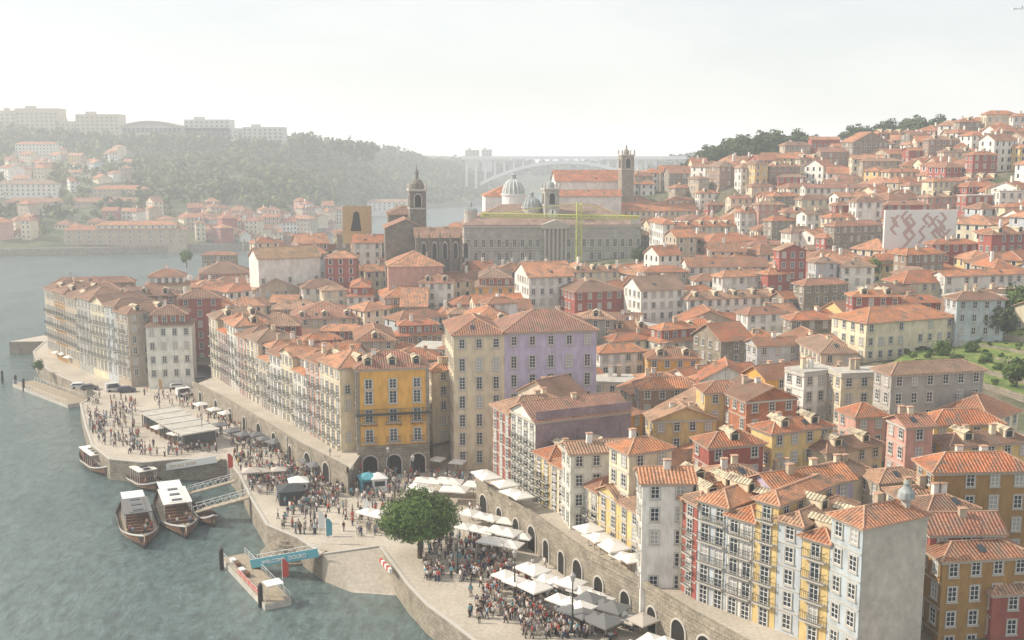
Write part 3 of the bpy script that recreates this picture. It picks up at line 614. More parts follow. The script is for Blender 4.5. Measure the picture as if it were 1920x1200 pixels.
b=MB();b.box(0,10,0,.5,-4,9.);b.build('panel',['ochre'],r);b=MB();b.prism([(3.2,.3),(4,4),(4.4,6.6),(5.4,7.2),(6.3,6.6),(6.6,4),(7,.3)],-.02,0);o=b.build('dark_shape',['dark'],r);o.rotation_euler=(math.pi/2,0,0);o.location=(-.6,-.03,0)
P=D(1085,480,392);r=emp('tower_crane',P,.0,'yellow-green tower crane over the palace','crane');hc=zat(1085,380,392)-P.z;zj=zat(1085,408,392)-P.z
def lattice(b,p,q,s,n):
    p=Vector(p);q=Vector(q);d=(q-p).normalized();u=d.cross(Vector((0,1,0))).normalized()*s;v=Vector((0,1,0))*s
    cs=[u+v,u-v,-u-v,-u+v]
    for c in cs:b.tube(p+c,q+c,.19,n=4)
    for i in range(n):
        a=p+(q-p)*(i/n);e=p+(q-p)*((i+1)/n)
        for k in range(4):b.tube(a+cs[k],e+cs[(k+1)%4],.12,n=4)
b=MB();lattice(b,(0,0,-6),(0,0,hc),.9,12);b.build('mast',['crane'],r)
b=MB();lattice(b,(-36,0,zj+1.),(22,0,zj),.55,30);b.tube((0,0,hc),(-28,0,zj+1.6),.08,n=4);b.tube((0,0,hc),(18,0,zj+.6),.08,n=4);b.build('jib',['crane'],r)
b=MB();b.box(19,22.5,-1,1,zj-2.4,zj-.6);b.build('counterweight',['concrete'],r)
P=D(1656,475,322);b=MB();b.box(0,23,0,.8,-5,13);r=emp('painted_wall',P,.12,'tall white wall painted with grey zigzag pattern','wall');b.build('wall',['white'],r)
b=MB()
for i in range(18):
    x=.6+RD.random()*19;z=.5+RD.random()*9;s=RD.choice([-1,1])
    for j in range(3):
        x2=min(21.5,max(.2,x+1.6*s));b.face([(x,-.02-i*.003,z),(x+1,-.02-i*.003,z),(x2+1,-.02-i*.003,z+1.8),(x2,-.02-i*.003,z+1.8)]);x=x2;z+=1.8;s=-s
        if z>11:break
b.build('painted_pattern',['salmon'],r)
# protected rectangles: x y radius depth pxl pxr top limit
HERO.append((D(1770,475,325).x,330,14,322,1650,1810,370,470,0,0,0))
HERO.append((D(1040,475,410).x,415,2,425,865,1205,400,494,0,0,0))
HERO.append((D(790,475,335).x,335,2,345,715,866,400,496,0,0,0))
HERO.append((D(520,475,335).x,335,2,335,440,605,455,518,0,0,0))
# ---------------------------------------------------------------- fillers
FL=[];cand=[];gy=128.
while gy<520:
    gx=-150.;st=9.2 if gy<300 else 8.2
    while gx<300:
        cand.append((gx+RD.uniform(-3.4,3.4),gy+RD.uniform(-3.4,3.4)));gx+=st
    gy+=st
SB=MB();OKL=[]
SKY=[(1180,318),(1250,306),(1300,300),(1400,288),(1500,276),(1600,258),(1700,246),(1800,222),(1960,205)]
for x,y in cand:
    if not inpoly(x,y,TZ) or not inpoly(x-7,y-5,TZ):continue
    z=th(x,y);px,py=proj((x,y,z+7))
    if px<330 or px>1980 or py>1190:continue
    if 800<px<850 and py>620:continue
    if px>1610 and 590<py<780 and y<262:continue
    w=RD.uniform(5.5,12) if RD.random()<.85 else RD.uniform(12,17);d=RD.uniform(6,11);n=RD.choice([2,3,3,4,5]) if y<420 else RD.choice([2,3,3]);a=math.radians(RD.uniform(-12,50));ok=True
    for hx in HERO:
        if hx[9]:
            ca,sa=math.cos(hx[8]),math.sin(hx[8]);dx,dy=x+3.-hx[0],y+4.-hx[1];lx=ca*dx+sa*dy;ly=-sa*dx+ca*dy
            if abs(lx)<hx[9]/2+2.6 and abs(ly)<hx[10]/2+2.6:ok=False;break
        elif math.hypot(hx[0]-x,hx[1]-y)<hx[2]:ok=False;break
    if not ok:continue
    ca,sa=math.cos(a),math.sin(a)
    while n>=1:
        tp=proj((x,y,z+n*2.9+2));pl=proj((x-sa*d,y+ca*d,z+n*2.9))[0];pr=proj((x+ca*w,y+sa*w,z+n*2.9))[0];bad=px>1180 and tp[1]<lerp(SKY,px);prot=False
        for i,hx in enumerate(HERO):
            if hx[3]>y+3 and hx[4]+5<pr and hx[5]-5>pl and tp[1]<hx[7]:
                bad=True
                if not hx[9]:prot=True
                break
        if not bad:break
        n-=1
    if n<1:
        if y>300 and px>1200 and not prot and tp[1]>lerp(SKY,px):n=1
        else:continue
    if any(math.hypot(e[0]-x,e[1]-y)<6.9 for e in FL):continue
    FL.append((x,y));OKL.append((y,x,z,a,w,d,n))
OKL.sort();left=max(0,284-NHOUSE[0])
for i,(y,x,z,a,w,d,n) in enumerate(OKL):
    if i<left:house(Vector((x,y,z)),a,w,d,z+n*2.9,n,RD.choice('wwwwwccccsyprnbgo'),RD.choice('hhhggGf'),pR=.9,pL=.8,gapR=2.4)
    else:shouse(SB,(x,y,z),a,w,d,n*2.9,n)
stuff(SB.build('houses',SM),'farther small houses packed between the larger ones up the hillside','houses')
print('fillers',len(OKL),'objects',left,'houses',NHOUSE[0])
# ---------------------------------------------------------------- foliage
def leaves(b,cx,cy,cz,rx,rz,n,ls,seed=0,flat=False):
    g=random.Random(seed);cl=[]
    for i in range(max(4,n//60)):
        v=Vector((g.gauss(0,1),g.gauss(0,1),g.gauss(0,1))).normalized()*g.uniform(.45,.85);cl.append((v,g.uniform(.22,.42) if not flat else g.uniform(.14,.24)))
    for i in range(n):
        c,cr=g.choice(cl);v=c+Vector((g.gauss(0,1),g.gauss(0,1),g.gauss(0,1))).normalized()*cr*g.uniform(.6,1.)
        if flat and v.z<-.45:v.z=-.45+g.uniform(-.05,.1)
        p=Vector((cx+v.x*rx,cy+v.y*rx,cz+v.z*rz));m=(v.normalized()+Vector((g.uniform(-1,1),g.uniform(-1,1),g.uniform(-.6,1)))*.8).normalized()
        u=m.orthogonal().normalized();u.rotate(Matrix.Rotation(g.uniform(0,6),3,m));w=m.cross(u);s=ls*g.uniform(.6,1.3)
        b.face([p-u*s,p-w*s*.6,p+u*s,p+w*s*.6])
def treemesh(hc,rx,rz,n,ls,seed,m='leaf',tr=.25,flat=False):
    b=MB();leaves(b,0,0,hc,rx,rz,n,ls,seed,flat);crown=b.mesh('crown',[m],uv=False)
    g=random.Random(seed);b=MB();top=Vector((.1,.1,hc-rz*.35));b.tube((0,0,-.5),top,tr,tr*.7,8)
    for i in range(7):
        t=i*.9;q=Vector((math.cos(t)*rx*.6,math.sin(t)*rx*.6,hc+g.uniform(-.1,.5)*rz));b.tube(top-Vector((0,0,g.uniform(0,.8))),q,tr*.45,tr*.12,5)
    return crown,b.mesh('trunk',['bark'],uv=False)
def tree(T,loc,lab,sc=1.,grp=None):
    r=emp('tree',loc,RD.uniform(0,6),lab,'tree',grp);r.scale=(sc,)*3;inst(T[0],'crown',r);inst(T[1],'trunk',r);return r
Tmain=treemesh(6.,6.4,4.6,22000,.19,3,'leaf',.4,True)
P=G(787,1046,4);tree(Tmain,P,'large round dense green tree on the quay beside the parasols').rotation_euler=(0,0,0)
T1=treemesh(4.2,2.8,3.2,1500,.3,5);T2=treemesh(4.6,3.4,3.8,1400,.36,6,'leafd');T3=treemesh(5.2,4.2,3.2,1400,.4,8,'leafd')
for px,py,s,T,lab in((1875,640,1.1,T2,'dark green tree by the garden terrace'),(1908,612,1.5,T1,'bright green tree at right edge above the garden'),(1906,735,1.,T1,'bushy young tree in the lower right garden'),(1765,680,.75,T1,'small leafy tree on the garden terrace'),(1820,672,.6,T1,'low bush-like tree beside the garden steps'),(1640,525,1.0,T1,'bright green tree behind the red-roofed houses'),(1690,528,1.,T1,'spreading green tree among middle slope roofs'),(1745,515,.6,T2,'slender dark tree among middle slope roofs'),(1270,490,1.2,T2,'palm-like green tree by the long cream building'),(1240,490,1.,T1,'leafy tree right of the palace'),(1195,500,.9,T2,'dark tree at right corner of the palace'),(870,508,.9,T1,'small tree before the palace left end'),(350,500,1.1,T1,'autumn-tinted tree at the promontory tip'),(1790,700,.5,T2,'small shrub tree on garden wall'),(1850,690,.5,T1,'small round tree in mid garden'),(1450,290,1.,T2,'dark tree on the hilltop beside brown roofs')):
    tree(T,hitf(px,py,0),lab,s)
P=G(73,700,4);tree(T1,P,'small round green tree on the promontory quay',.55)
for i in range(56):
    px=1285+i*5.8 if i<40 else 1590+(i-40)*12+RD.uniform(-4,4);y=522+RD.uniform(-8,30);x=(px-960)/F*y*1.0;z=th(x,y);zt=zat(px,lerp([(1285,298),(1350,256),(1400,252),(1450,240),(1500,250),(1530,262),(1600,232),(1700,216),(1760,214)],px)+RD.uniform(-4,14),y);s=min(2.2,max(.9,(zt-z)/8.2))
    tree(RD.choice([T2,T3,T2]),(x,y,min(z,zt-s*8.2) if zt-s*8.2<z else min(z+2,zt-s*8.2)),'dark tree in the hilltop skyline wood',s,'skyline trees on the hilltop')
# garden terraces
GL=[[(1650,706),(1740,700),(1840,730),(1935,760)],[(1670,694),(1760,682),(1850,706),(1935,730)],[(1690,682),(1770,666),(1860,682),(1935,698)],[(1720,670),(1800,652),(1870,662),(1935,672)],[(1760,656),(1830,636),(1890,640),(1935,645)],[(1800,632),(1860,618),(1935,615)]]
b=MB();L3=[]
for i,l in enumerate(GL):
    pts=[hitf(l[0][0]+(l[-1][0]-l[0][0])*k/8,lerp(l,l[0][0]+(l[-1][0]-l[0][0])*k/8)) for k in range(9)];L3.append(pts)
for i in range(5):
    for k in range(8):
        p,q,s,t=L3[i][k],L3[i][k+1],L3[i+1][k+1],L3[i+1][k];U=Vector((0,0,1.5));V_=Vector((0,0,-4))
        b.face([p+U,q+U,Vector((s.x,s.y,q.z+1.55)),Vector((t.x,t.y,p.z+1.55))]);b.face([p+V_,q+V_,q+U,p+U],1)
struct(b.build('garden_terrace',['grass','stone']))
bs=MB();leaves(bs,0,0,.7,1.3,.9,420,.17,9);BU=bs.mesh('shrub',['leaf'],uv=False)
for i in range(70):
    a=RD.randrange(5);k=RD.randrange(8);t=RD.random();p=L3[a][k].lerp(L3[a+1][k],t*.6);o=inst(BU,'shrub',None,(p.x,p.y,L3[a][k].z+1.4),RD.random()*6,(RD.uniform(.3,1.1),)*3);o['label']='leafy green shrub on the stone-walled garden terraces';o['category']='shrub';o['group']='garden terrace shrubs'
# ---------------------------------------------------------------- far left bank
D0=[(-200,650),(200,668),(450,700),(560,770),(640,930),(700,1120),(800,1260),(960,1400)];D1=[(-200,1150),(600,1300),(700,1450),(850,1700),(960,1900)]
SK=[(-200,250),(0,254),(150,260),(400,268),(600,272),(700,284),(850,304),(905,328),(960,348)]
def hp(px,t):
    a=lerp(D0,px);b_=lerp(D1,px);y=a+t*(b_-a);zt=H+(lambda d:d.z/d.y)(ray(px,lerp(SK,px)))*b_
    x=(px-960)/F*y;z=3+(zt-3)*(t**.85)+noise.noise(Vector((x*.01,y*.01,0)))*12*min(1,t*4)
    return Vector((x,y,z))
b=MB();nx,ny=80,30
for i in range(nx+1):
    for j in range(ny+1):
        px=-200+1160*i/nx;t=j/ny;b.v.append(tuple(hp(px,t)))
for i in range(nx):
    for j in range(ny):
        k=i*(ny+1)+j;b.f.append((k,k+ny+1,k+ny+2,k+1));b.m.append(0)
struct(b.build('hills',['soil'],smooth=True,uv=False))
b=MB()
for i in range(60):
    p=hp(-200+i*19,0);q=hp(-200+(i+1)*19,0)
    b.face([(p.x,p.y-1,-1),(q.x,q.y-1,-1),(q.x,q.y-1,4.5),(p.x,p.y-1,4.5)],0);b.face([(p.x,p.y-1,4.5),(q.x,q.y-1,4.5),(q.x,q.y+12,4.6),(p.x,p.y+12,4.6)],1)
struct(b.build('embankment',['stone','road']))
FH=[];SF=MB()
def tfor(px,py_):
    t=0.
    while t<1 and proj(hp(px,t))[1]>py_:t+=.01
    return t
def farhouse(px,py_,w,n,wl,lab,t=None,a=.1):
    t=tfor(px,py_) if t is None else t
    P=hp(px,t);FH.append((px,t,w));z=P.z;NHOUSE[0]+=1
    r=emp('house',(P.x,P.y,z),a,lab,'house','houses across the river')
    d=RD.uniform(9,13);h=n*3.;b=MB();b.box(0,w,0,d,-6,h-.02);b.build('wall',['plaster'],r,color=WC[wl])
    rb,_=roofmesh(w,d,h,'h');rb.build('roof',['tile','ridge'],r,color=RD.choice(RC))
    m=min(12,int(w/3))
    for f in range(n):
        for i in range(m):inst(WM['s'][0],'window',r,(w*(i+.5)/m,-.004,f*3+.8),0,(1.2,1,1))
for px,py_,w,n,wl,lab in((40,295,38,4,'w','long white four-storey mansion high on the far left bank'),(-5,372,46,3,'w','wide white mansion with grey roof at left edge'),(120,462,75,3,'s','long stone riverside warehouse across the water'),(180,378,40,3,'s','ruined stone block on the far bank terrace'),(180,462,50,4,'c','pale terrace of riverside flats across the water'),(10,398,100,2,'s','long terraced stone retaining house below white mansion'),(90,333,45,1,'c','low tan terrace building on far left slope'),(690,382,60,3,'w','white riverside office block below the wooded hill')):
    farhouse(px,py_,w,n,wl,lab,.02 if px==690 else None)
for i in range(230):
    if i<150:px=RD.gauss(470,90);py_=RD.triangular(385,458,455)
    else:px=RD.choice([RD.uniform(-20,300),RD.uniform(-20,180)]);py_=RD.choice([RD.uniform(340,455),RD.uniform(290,340)])
    if px>640 or px<-30:continue
    if px>560:py_=RD.uniform(405,430)
    t=tfor(px,py_);P=hp(px,t)
    if any(math.hypot(P.x-e[0],P.y-e[1])<e[2] for e in [(hp(f[0],f[1]).x+f[2]*.5,hp(f[0],f[1]).y,f[2]*.6+1) for f in FH]):continue
    w=RD.uniform(6,12);FH.append((px,t,w));n=RD.choice([1,2,2,3,4]);shouse(SF,P,RD.uniform(-1.,.8),w,RD.uniform(8,12),n*3.,n)
stuff(SF.build('houses',SM),'small pale houses scattered along the far bank across the river','houses')
for x0,x1,y0,y1,wl,lab in((30,108,203,245,'c','pale slab block leftmost on the far skyline'),(0,28,207,240,'c','low block at left edge of far skyline'),(143,222,214,252,'c','wide cream hospital-like block on the far skyline'),(340,445,240,258,'w','stepped white block right of the curved-roof hall'),(345,430,224,240,'w','upper storey block of the stepped white building'),(455,530,238,268,'w','long white five-storey block on the far skyline'),(872,898,281,292,'c','distant pair block left of arch bridge'),(903,922,280,292,'w','distant small tower block by arch bridge'),(105,140,227,245,'c','small block between two skyline blocks')):
    y=1180 if x0<800 else 1700;P=D(x0,y1,y);Q=D(x1,y0,y);r=emp('tower_block',(P.x,P.y,P.z),0,lab,'building');w=Q.x-P.x;h=Q.z-P.z
    b=MB();b.box(0,w,0,22,-25,h);b.build('wall',['plaster'],r,color=[c*.72 for c in WC[wl]])
    b=MB();b.box(w*.2,w*.4,4,12,h,h+3);b.build('roof_house',['concrete'],r)
    for f in range(int(h/4)):
        m=max(2,int(w/5))
        for i in range(m):inst(WM['b'][0],'window',r,(w*(i+.5)/m,-.02,f*4+1.),0,(1.6,1,1.1))
P=D(222,250,1170);Q=D(340,226,1170);w=Q.x-P.x;h=Q.z-P.z;r=emp('curved_hall',P,0,'wide hall with shallow curved roof on far skyline','building')
f=lambda t:h*.6+h*.4*math.sin(math.pi*t);b=MB();b.prism([(0,-20),(w,-20)]+[(w*(1-i/12),f(1-i/12)-.5) for i in range(13)],-30,0);o=b.build('wall',['concrete'],r);o.rotation_euler=(math.pi/2,0,0);b=MB()
for i in range(12):
    a,c=i/12,(i+1)/12;b.face([(a*w,-2,f(a)),(c*w,-2,f(c)),(c*w,32,f(c)),(a*w,32,f(a))]);b.face([(a*w,-2,f(a)-1.6),(c*w,-2,f(c)-1.6),(c*w,-2,f(c)),(a*w,-2,f(a))])
b.build('roof',['trim'],r)
for i in range(1,14):b=MB();b.box(w*i/14,w*i/14+4,-.3,-.1,1,h*.42);b.build('window',['glass'],r)
b=MB();g=random.Random(4);k=0
while k<2700:
    px=g.uniform(-60,930);t=g.random()**.8
    P=hp(px,t);sx,sy=proj(P)
    if sx<330 and g.random()<.2 and t<.7:continue
    if t<.06 and px<620:continue
    if any(-12<px-e[0]<e[2]*1.9+8 and -.02<e[1]-t<.06 for e in FH) and g.random()<.93:continue
    s=g.uniform(3.2,7.8);leaves(b,P.x,P.y,P.z+s*.7,s,s*1.,34,s*.32,k);k+=1
for i in range(300):
    px=g.uniform(-40,700);y=1135+g.random()*25;top=lerp([(-40,246),(100,244),(222,248),(340,248),(445,258),(540,262),(560,252),(620,256),(700,268)],px)+g.uniform(-6,8);P=D(px,top,y);s=g.uniform(6,9);leaves(b,P.x,P.y,P.z-s,s,s*1.1,34,s*.3,i)
stuff(b.build('forest',['leafy'],uv=False),'dense mixed green woodland covering the far river bank hill','woodland')
b=MB()
def ridge(x0,x1,y,tab,dd):
    n=40;a=len(b.v)
    for i in range(n+1):
        px=x0+(x1-x0)*i/n;py=lerp(tab,px)+noise.noise(Vector((px*.04,y,0)))*5
        P=D(px,py,y);b.v.extend([(P.x*.94,y-dd,-1),(P.x,y,P.z),(P.x,y+200,P.z-5)])
    for i in range(n):
        k=a+i*3;b.f.append((k,k+3,k+4,k+1));b.f.append((k+1,k+4,k+5,k+2));b.m+=[0,0]
ridge(780,1500,1950,[(780,290),(900,298),(1000,304),(1200,298),(1500,284)],250);ridge(1165,1600,1560,[(1165,345),(1215,308),(1300,286),(1600,286)],200)
struct(b.build('hills',['soil'],uv=False,smooth=True))
b=MB()
for i in range(700):
    if i<300:px=g.uniform(1170,1420);yy=1560-g.random()*150;top=lerp([(1165,340),(1215,312),(1300,290),(1600,290)],px);P=D(px,top+(1560-yy)*.2,yy)
    else:px=g.uniform(850,1300);yy=1940-g.random()*200;top=lerp([(780,292),(900,300),(1000,305),(1200,300)],px);P=D(px,top+(1940-yy)*.1,yy)
    s=g.uniform(6,11);leaves(b,P.x,P.y,P.z,s,s,30,s*.35,i)
stuff(b.build('forest',['leafy'],uv=False),'hazy woodland on the banks around the arch bridge','woodland')
yb=1500;P0=D(866,296,yb);P1=D(1290,300,yb);L=P1.x-P0.x;r=emp('arch_bridge',(P0.x,yb,0),0,'pale concrete arch bridge far down the river','bridge');zd=zat(1060,294,yb)
b=MB();b.box(0,L,-12,12,zd-3.5,zd+.8);b.build('deck',['white'],r)
xa=(900-866)/F*yb;xb=(1215-866)/F*yb;za=zat(905,342,yb);f=lambda t:za+(zd-5-za)*(1-(2*t-1)**2);n=24
for s in(-9,5):
    b=MB()
    for i in range(n):
        t,u=i/n,(i+1)/n;X,Y=xa+(xb-xa)*t,xa+(xb-xa)*u;q=4.2
        b.face([(X,s,f(t)-q),(Y,s,f(u)-q),(Y,s,f(u)),(X,s,f(t))]);b.face([(X,s,f(t)),(Y,s,f(u)),(Y,s+4,f(u)),(X,s+4,f(t))]);b.face([(X,s,f(t)-q),(X,s+4,f(t)-q),(Y,s+4,f(u)-q),(Y,s,f(u)-q)])
    b.build('arch',['white'],r)
for i in range(24):
    x=L*(i+.5)/24;t=(x-xa)/(xb-xa);zb=f(t) if 0<t<1 else 5
    if zd-2.5-zb>1:b=MB();b.box(x-1.3,x+1.3,-8,8,zb,zd-3.5);b.build('pier',['white'],r)
# ---------------------------------------------------------------- parasols, quay objects
def parasol(m):
    r=emp('parasol',(0,0,-50),0,'x','parasol');b=MB();s=1.6
    P=[(-s,-s,2.4),(s,-s,2.4),(s,s,2.4),(-s,s,2.4)];t=(0,0,3.)
    for i in range(4):
        p,q=P[i],P[(i+1)%4];b.face([p,q,t]);b.face([(p[0],p[1],2.2),(q[0],q[1],2.2),q,p])
    b.build('canopy',[m],r);b=MB();b.tube((0,0,0),(0,0,3.15),.035,n=6);b.build('pole',['iron'],r);b=MB();b.box(-.35,.35,-.35,.35,0,.1);b.build('base',['concrete'],r);return r
PP={m:parasol(m) for m in('cloth','clothg','clothb')};used=set()
def put(m,P,rz,lab,grp):
    if m not in used:
        used.add(m);o=PP[m];o.location=P;o.rotation_euler=(0,0,rz);o['label']=lab;o['group']=grp;return o
    return copy_tree(PP[m],P,rz,lab,grp)
PSP=[]
def line(m,p,q,n,rows,z,lab,grp,drop=.1):
    A,B=G(*p,z),G(*q,z);d=(B-A).normalized();nn=Vector((d.y,-d.x,0))
    for j in range(rows):
        for i in range(n):
            if RD.random()<drop and n>3:continue
            P=A+(B-A)*((i+RD.uniform(-.12,.12))/max(1,n-1))+nn*(j*3.7+RD.uniform(-.4,.4));PSP.append(P);o=put(m,(P.x,P.y,z),math.atan2(d.y,d.x)+RD.uniform(-.16,.16),lab,grp);o.scale=(RD.uniform(.8,1.05),)*3
line('cloth',(985,1092),(1130,1152),8,2,4,'white square parasol in the near quay double row','near quay parasols',.05)
line('clothg',(1108,1155),(1175,1182),4,2,4,'charcoal square parasol past the white ones','charcoal parasols')
line('cloth',(1215,1230),(1290,1262),3,2,4,'white square parasol at bottom right quay','bottom parasols')
line('cloth',(872,1012),(980,1030),6,2,4,'white square parasol right of the round tree','parasols beside the tree')
line('cloth',(878,985),(950,1000),4,1,4,'white parasol behind the round tree','parasols behind the tree')
line('cloth',(795,925),(890,932),6,2,4,'white square parasol on the square below orange building','square parasols')
line('cloth',(905,912),(975,955),6,1,9,'white parasol on the upper street wall corner','upper corner parasols')
line('cloth',(1100,1022),(1185,1075),7,1,9,'white square parasol on the upper street by yellow house','upper street parasols')
line('clothb',(1180,1185),(1205,1195),2,1,4,'beige parasol between charcoal and white parasols','beige parasols')
line('cloth',(380,775),(425,792),3,1,4,'white parasol by the left stone wall','wall side parasols')
line('cloth',(110,672),(150,690),4,1,4,'small white parasol on the promontory quay','promontory parasols')
line('cloth',(195,700),(240,712),3,1,4,'white parasol before the white corner building','corner parasols')
line('clothg',(480,832),(520,850),3,1,4,'charcoal parasol by steps under retaining wall','charcoal wall parasols')
line('clothg',(570,882),(600,895),2,1,4,'charcoal parasol near the stone stairway','charcoal stair parasols')
line('cloth',(820,880),(862,885),2,1,4,'white parasol in the alley beside cream building','alley parasols')
line('cloth',(690,985),(712,990),2,1,4,'white parasol on open quay by the banner flag','open quay parasols')
line('clothb',(470,905),(520,900),3,1,4,'beige parasol among the crowd near the boats','crowd parasols')
line('cloth',(300,820),(345,835),4,1,4,'white parasol along the cafe pavilion edge','cafe edge parasols')
line('clothg',(415,815),(455,835),3,1,4,'charcoal parasol between cafe and wall','cafe wall parasols')
P=G(265,800,4);r=emp('cafe_pavilion',P,math.radians(-52),'long glazed quay cafe with flat pale roof','pavilion')
L=24;b=MB();b.box(-.5,L+.5,-.3,7.6,3.1,3.35);b.build('roof',['concrete'],r)
for i in range(5):b=MB();b.box(L*i/5,L*i/5+.2,-.3,7.6,3.352,3.42);b.build('roof_beam',['grey'],r)
b=MB();b.box(.3,L-.3,.5,7,0,.9);b.build('wall',['wood'],r);b=MB();b.box(.32,L-.32,.52,6.98,.9,3.1);b.build('glazing',['glass'],r)
for i in range(10):b=MB();x=.2+(L-.4)*i/9;b.box(x-.08,x+.08,.2,.4,0,3.1);b.build('post',['iron'],r)
def person(pose,lv=1):
    J={};E=[]
    def j(n,x,y,z,r,t):J[n]=(Vector((x,y,z)),r,t)
    if pose=='sit':
        for s,x in(('l',-.1),('r',.1)):
            j('hip'+s,x,0,.52,.1,2);j('kn'+s,x*1.1,-.42,.52,.065,2);j('an'+s,x*1.1,-.4,.1,.045,2);j('to'+s,x*1.1,-.56,.05,.04,4)
        b0=-.38
    else:
        st={'stand':0,'walk':.2,'stride':.3}[pose]
        for s,x,k in(('l',-.09,1),('r',.09,-1)):
            j('hip'+s,x,0,.9,.1,2);j('kn'+s,x,-.5*st*k-.03,.49,.065,2);j('an'+s,x,-st*k+(.06 if k<0 else 0),.09,.045,2);j('to'+s,x,-st*k-.14,.04,.04,4)
        b0=0
    j('pel',0,0,.95+b0,.13,2);j('wai',0,0,1.1+b0,.125,1);j('che',0,0,1.3+b0,.15,1);j('nk',0,0,1.47+b0,.055,0);j('hd',0,-.015,1.6+b0,.095,0);j('top',0,.01,1.7+b0,.085,3)
    for s,x,k in(('l',-1,-1),('r',1,1)):
        j('sh'+s,.17*x,0,1.4+b0,.06,1);sw=.15*k if pose in('walk','stride') else -.04
        if pose=='sit':j('el'+s,.23*x,-.05,1.13+b0,.045,1);j('wr'+s,.14*x,-.3,1.08+b0,.035,0);j('ha'+s,.12*x,-.38,1.08+b0,.035,0)
        else:j('el'+s,.24*x,sw*.4,1.13+b0,.045,1);j('wr'+s,.25*x,sw-.05,.9+b0,.035,0);j('ha'+s,.25*x,sw-.08,.8+b0,.035,0)
    E=[('pel','wai'),('wai','che'),('che','nk'),('nk','hd'),('hd','top')]
    for s in'lr':E+=[('pel','hip'+s),('hip'+s,'kn'+s),('kn'+s,'an'+s),('an'+s,'to'+s),('che','sh'+s),('sh'+s,'el'+s),('el'+s,'wr'+s),('wr'+s,'ha'+s)]
    K=list(J);K.remove('pel');K=['pel']+K;me=bpy.data.meshes.new('p');me.from_pydata([J[k][0] for k in K],[(K.index(a),K.index(c)) for a,c in E],[])
    o=bpy.data.objects.new('p',me);COL.objects.link(o);o.modifiers.new('s','SKIN')
    if lv:o.modifiers.new('u','SUBSURF').levels=lv
    for i,k in enumerate(K):me.skin_vertices[0].data[i].radius=(J[k][1],J[k][1]*.8)
    me.skin_vertices[0].data[0].use_root=True
    bpy.context.view_layer.update();out=bpy.data.meshes.new_from_object(o.evaluated_get(bpy.context.evaluated_depsgraph_get()));bpy.data.objects.remove(o);out.name='person'
    for m in('skin','shirt','trous','hair','dark'):out.materials.append(M[m])
    for p in out.polygons:
        best=9
        for a,c in E:
            A,B=J[a][0],J[c][0];t=max(0,min(1,(p.center-A).dot(B-A)/(B-A).length_squared));dd=(p.center-A-(B-A)*t).length
            if dd<best:best=dd;p.material_index=J[c][2]
        p.use_smooth=True
    return out
PM={k:person(k) for k in('stand','walk','stride','sit')};LP=[person(k,0) for k in('stand','walk')]
SHC=[('white',(.7,.7,.68)),('black',(.02,.02,.02)),('dark blue',(.03,.05,.13)),('grey',(.25,.25,.26)),('red',(.4,.04,.03)),('light blue',(.25,.38,.5)),('beige',(.45,.36,.25)),('green',(.06,.15,.07)),('yellow',(.6,.45,.08)),('pink',(.5,.22,.24))]
def someone(P,rz,pose,where,grp):
    nm,c=RD.choice(SHC[:7] if RD.random()<.8 else SHC);o=inst(PM[pose],'person',None,P,rz,(RD.uniform(.95,1.1),)*3,c)
    o['label']='person in %s top %s %s'%(nm,{'stand':'standing','walk':'walking','stride':'striding','sit':'sitting'}[pose],where);o['category']='person';o['group']='people in %s tops %s'%(nm,where)
QZ=QW+[(-158,330),(60,330),(60,60)]
def spots(x0,y0,x1,y1,n,k0=4,z=4):
    out=[];tr=0;cl=[(RD.uniform(x0,x1),RD.uniform(y0,y1)) for _ in range(max(3,n//k0))]
    while len(out)<n and tr<4000:
        tr+=1;c=RD.choice(cl);px=c[0]+RD.gauss(0,16);py=c[1]+RD.gauss(0,7)
        if not(x0<=px<=x1 and y0<=py<=y1):continue
        P=G(px,py,z)
        if z==4 and (not inpoly(P.x,P.y,QZ) or not inpoly(P.x-.8,P.y,QZ)):continue
        out.append(P)
    return out
for x0,y0,x1,y1,n,wh in((170,745,260,838,36,'on the far left quay'),(300,840,400,856,6,'along the cafe quay edge'),(430,800,560,880,20,'below the arched stone wall'),(455,885,640,915,34,'in the crowd before the moored boats'),(640,890,760,925,16,'on the square by the orange building'),(520,930,720,1010,24,'on the open quay ramp top'),(800,1035,900,1085,28,'beside the round tree'),(905,1085,1010,1165,32,'near the parasol terrace'),(1000,1140,1090,1195,22,'on the quay at the bottom'),(265,735,360,760,6,'on the promontory road')):
    for P in spots(x0,y0,x1,y1,n):someone(P,RD.uniform(0,6.28),RD.choice(['stand','walk','walk','stride']),wh,wh)
CB=MB();ML_=['skin','white','jeans','hair','dark','grey','redp','blue','hull','clothb']
for x0,y0,x1,y1,n in((165,745,262,838,100),(240,838,410,856,50),(430,790,570,885,150),(450,880,645,935,240),(640,892,900,920,130),(560,915,780,965,90),(520,930,720,1005,80),(790,1005,960,1095,190),(880,1065,1030,1170,130),(970,1125,1120,1198,110),(880,955,970,985,50),(270,735,370,765,30),(360,760,470,830,80)):
    for P in spots(x0,y0,x1,y1,n,4):
        me=RD.choice(LP);sh=RD.choice([1,1,1,5,6,7,8,9,9,2]);tr=RD.choice([2,8,8,9,5]);a=RD.random()*6.28;ca,sa=math.cos(a),math.sin(a);k=len(CB.v);s=RD.uniform(.95,1.1)
        for v in me.vertices:c=v.co*s;CB.v.append((P.x+ca*c.x-sa*c.y,P.y+sa*c.x+ca*c.y,P.z+c.z))
        for p in me.polygons:CB.f.append(tuple(k+i for i in p.vertices));m=p.material_index;CB.m.append(sh if m==1 else tr if m==2 else m)
stuff(CB.build('crowd',ML_,uv=False),'farther and fainter people filling the quay crowds','crowd')
cb=MB();cb.box(-.22,.22,-.2,.2,.43,.46);cb.box(-.22,.22,.18,.21,.46,.9)
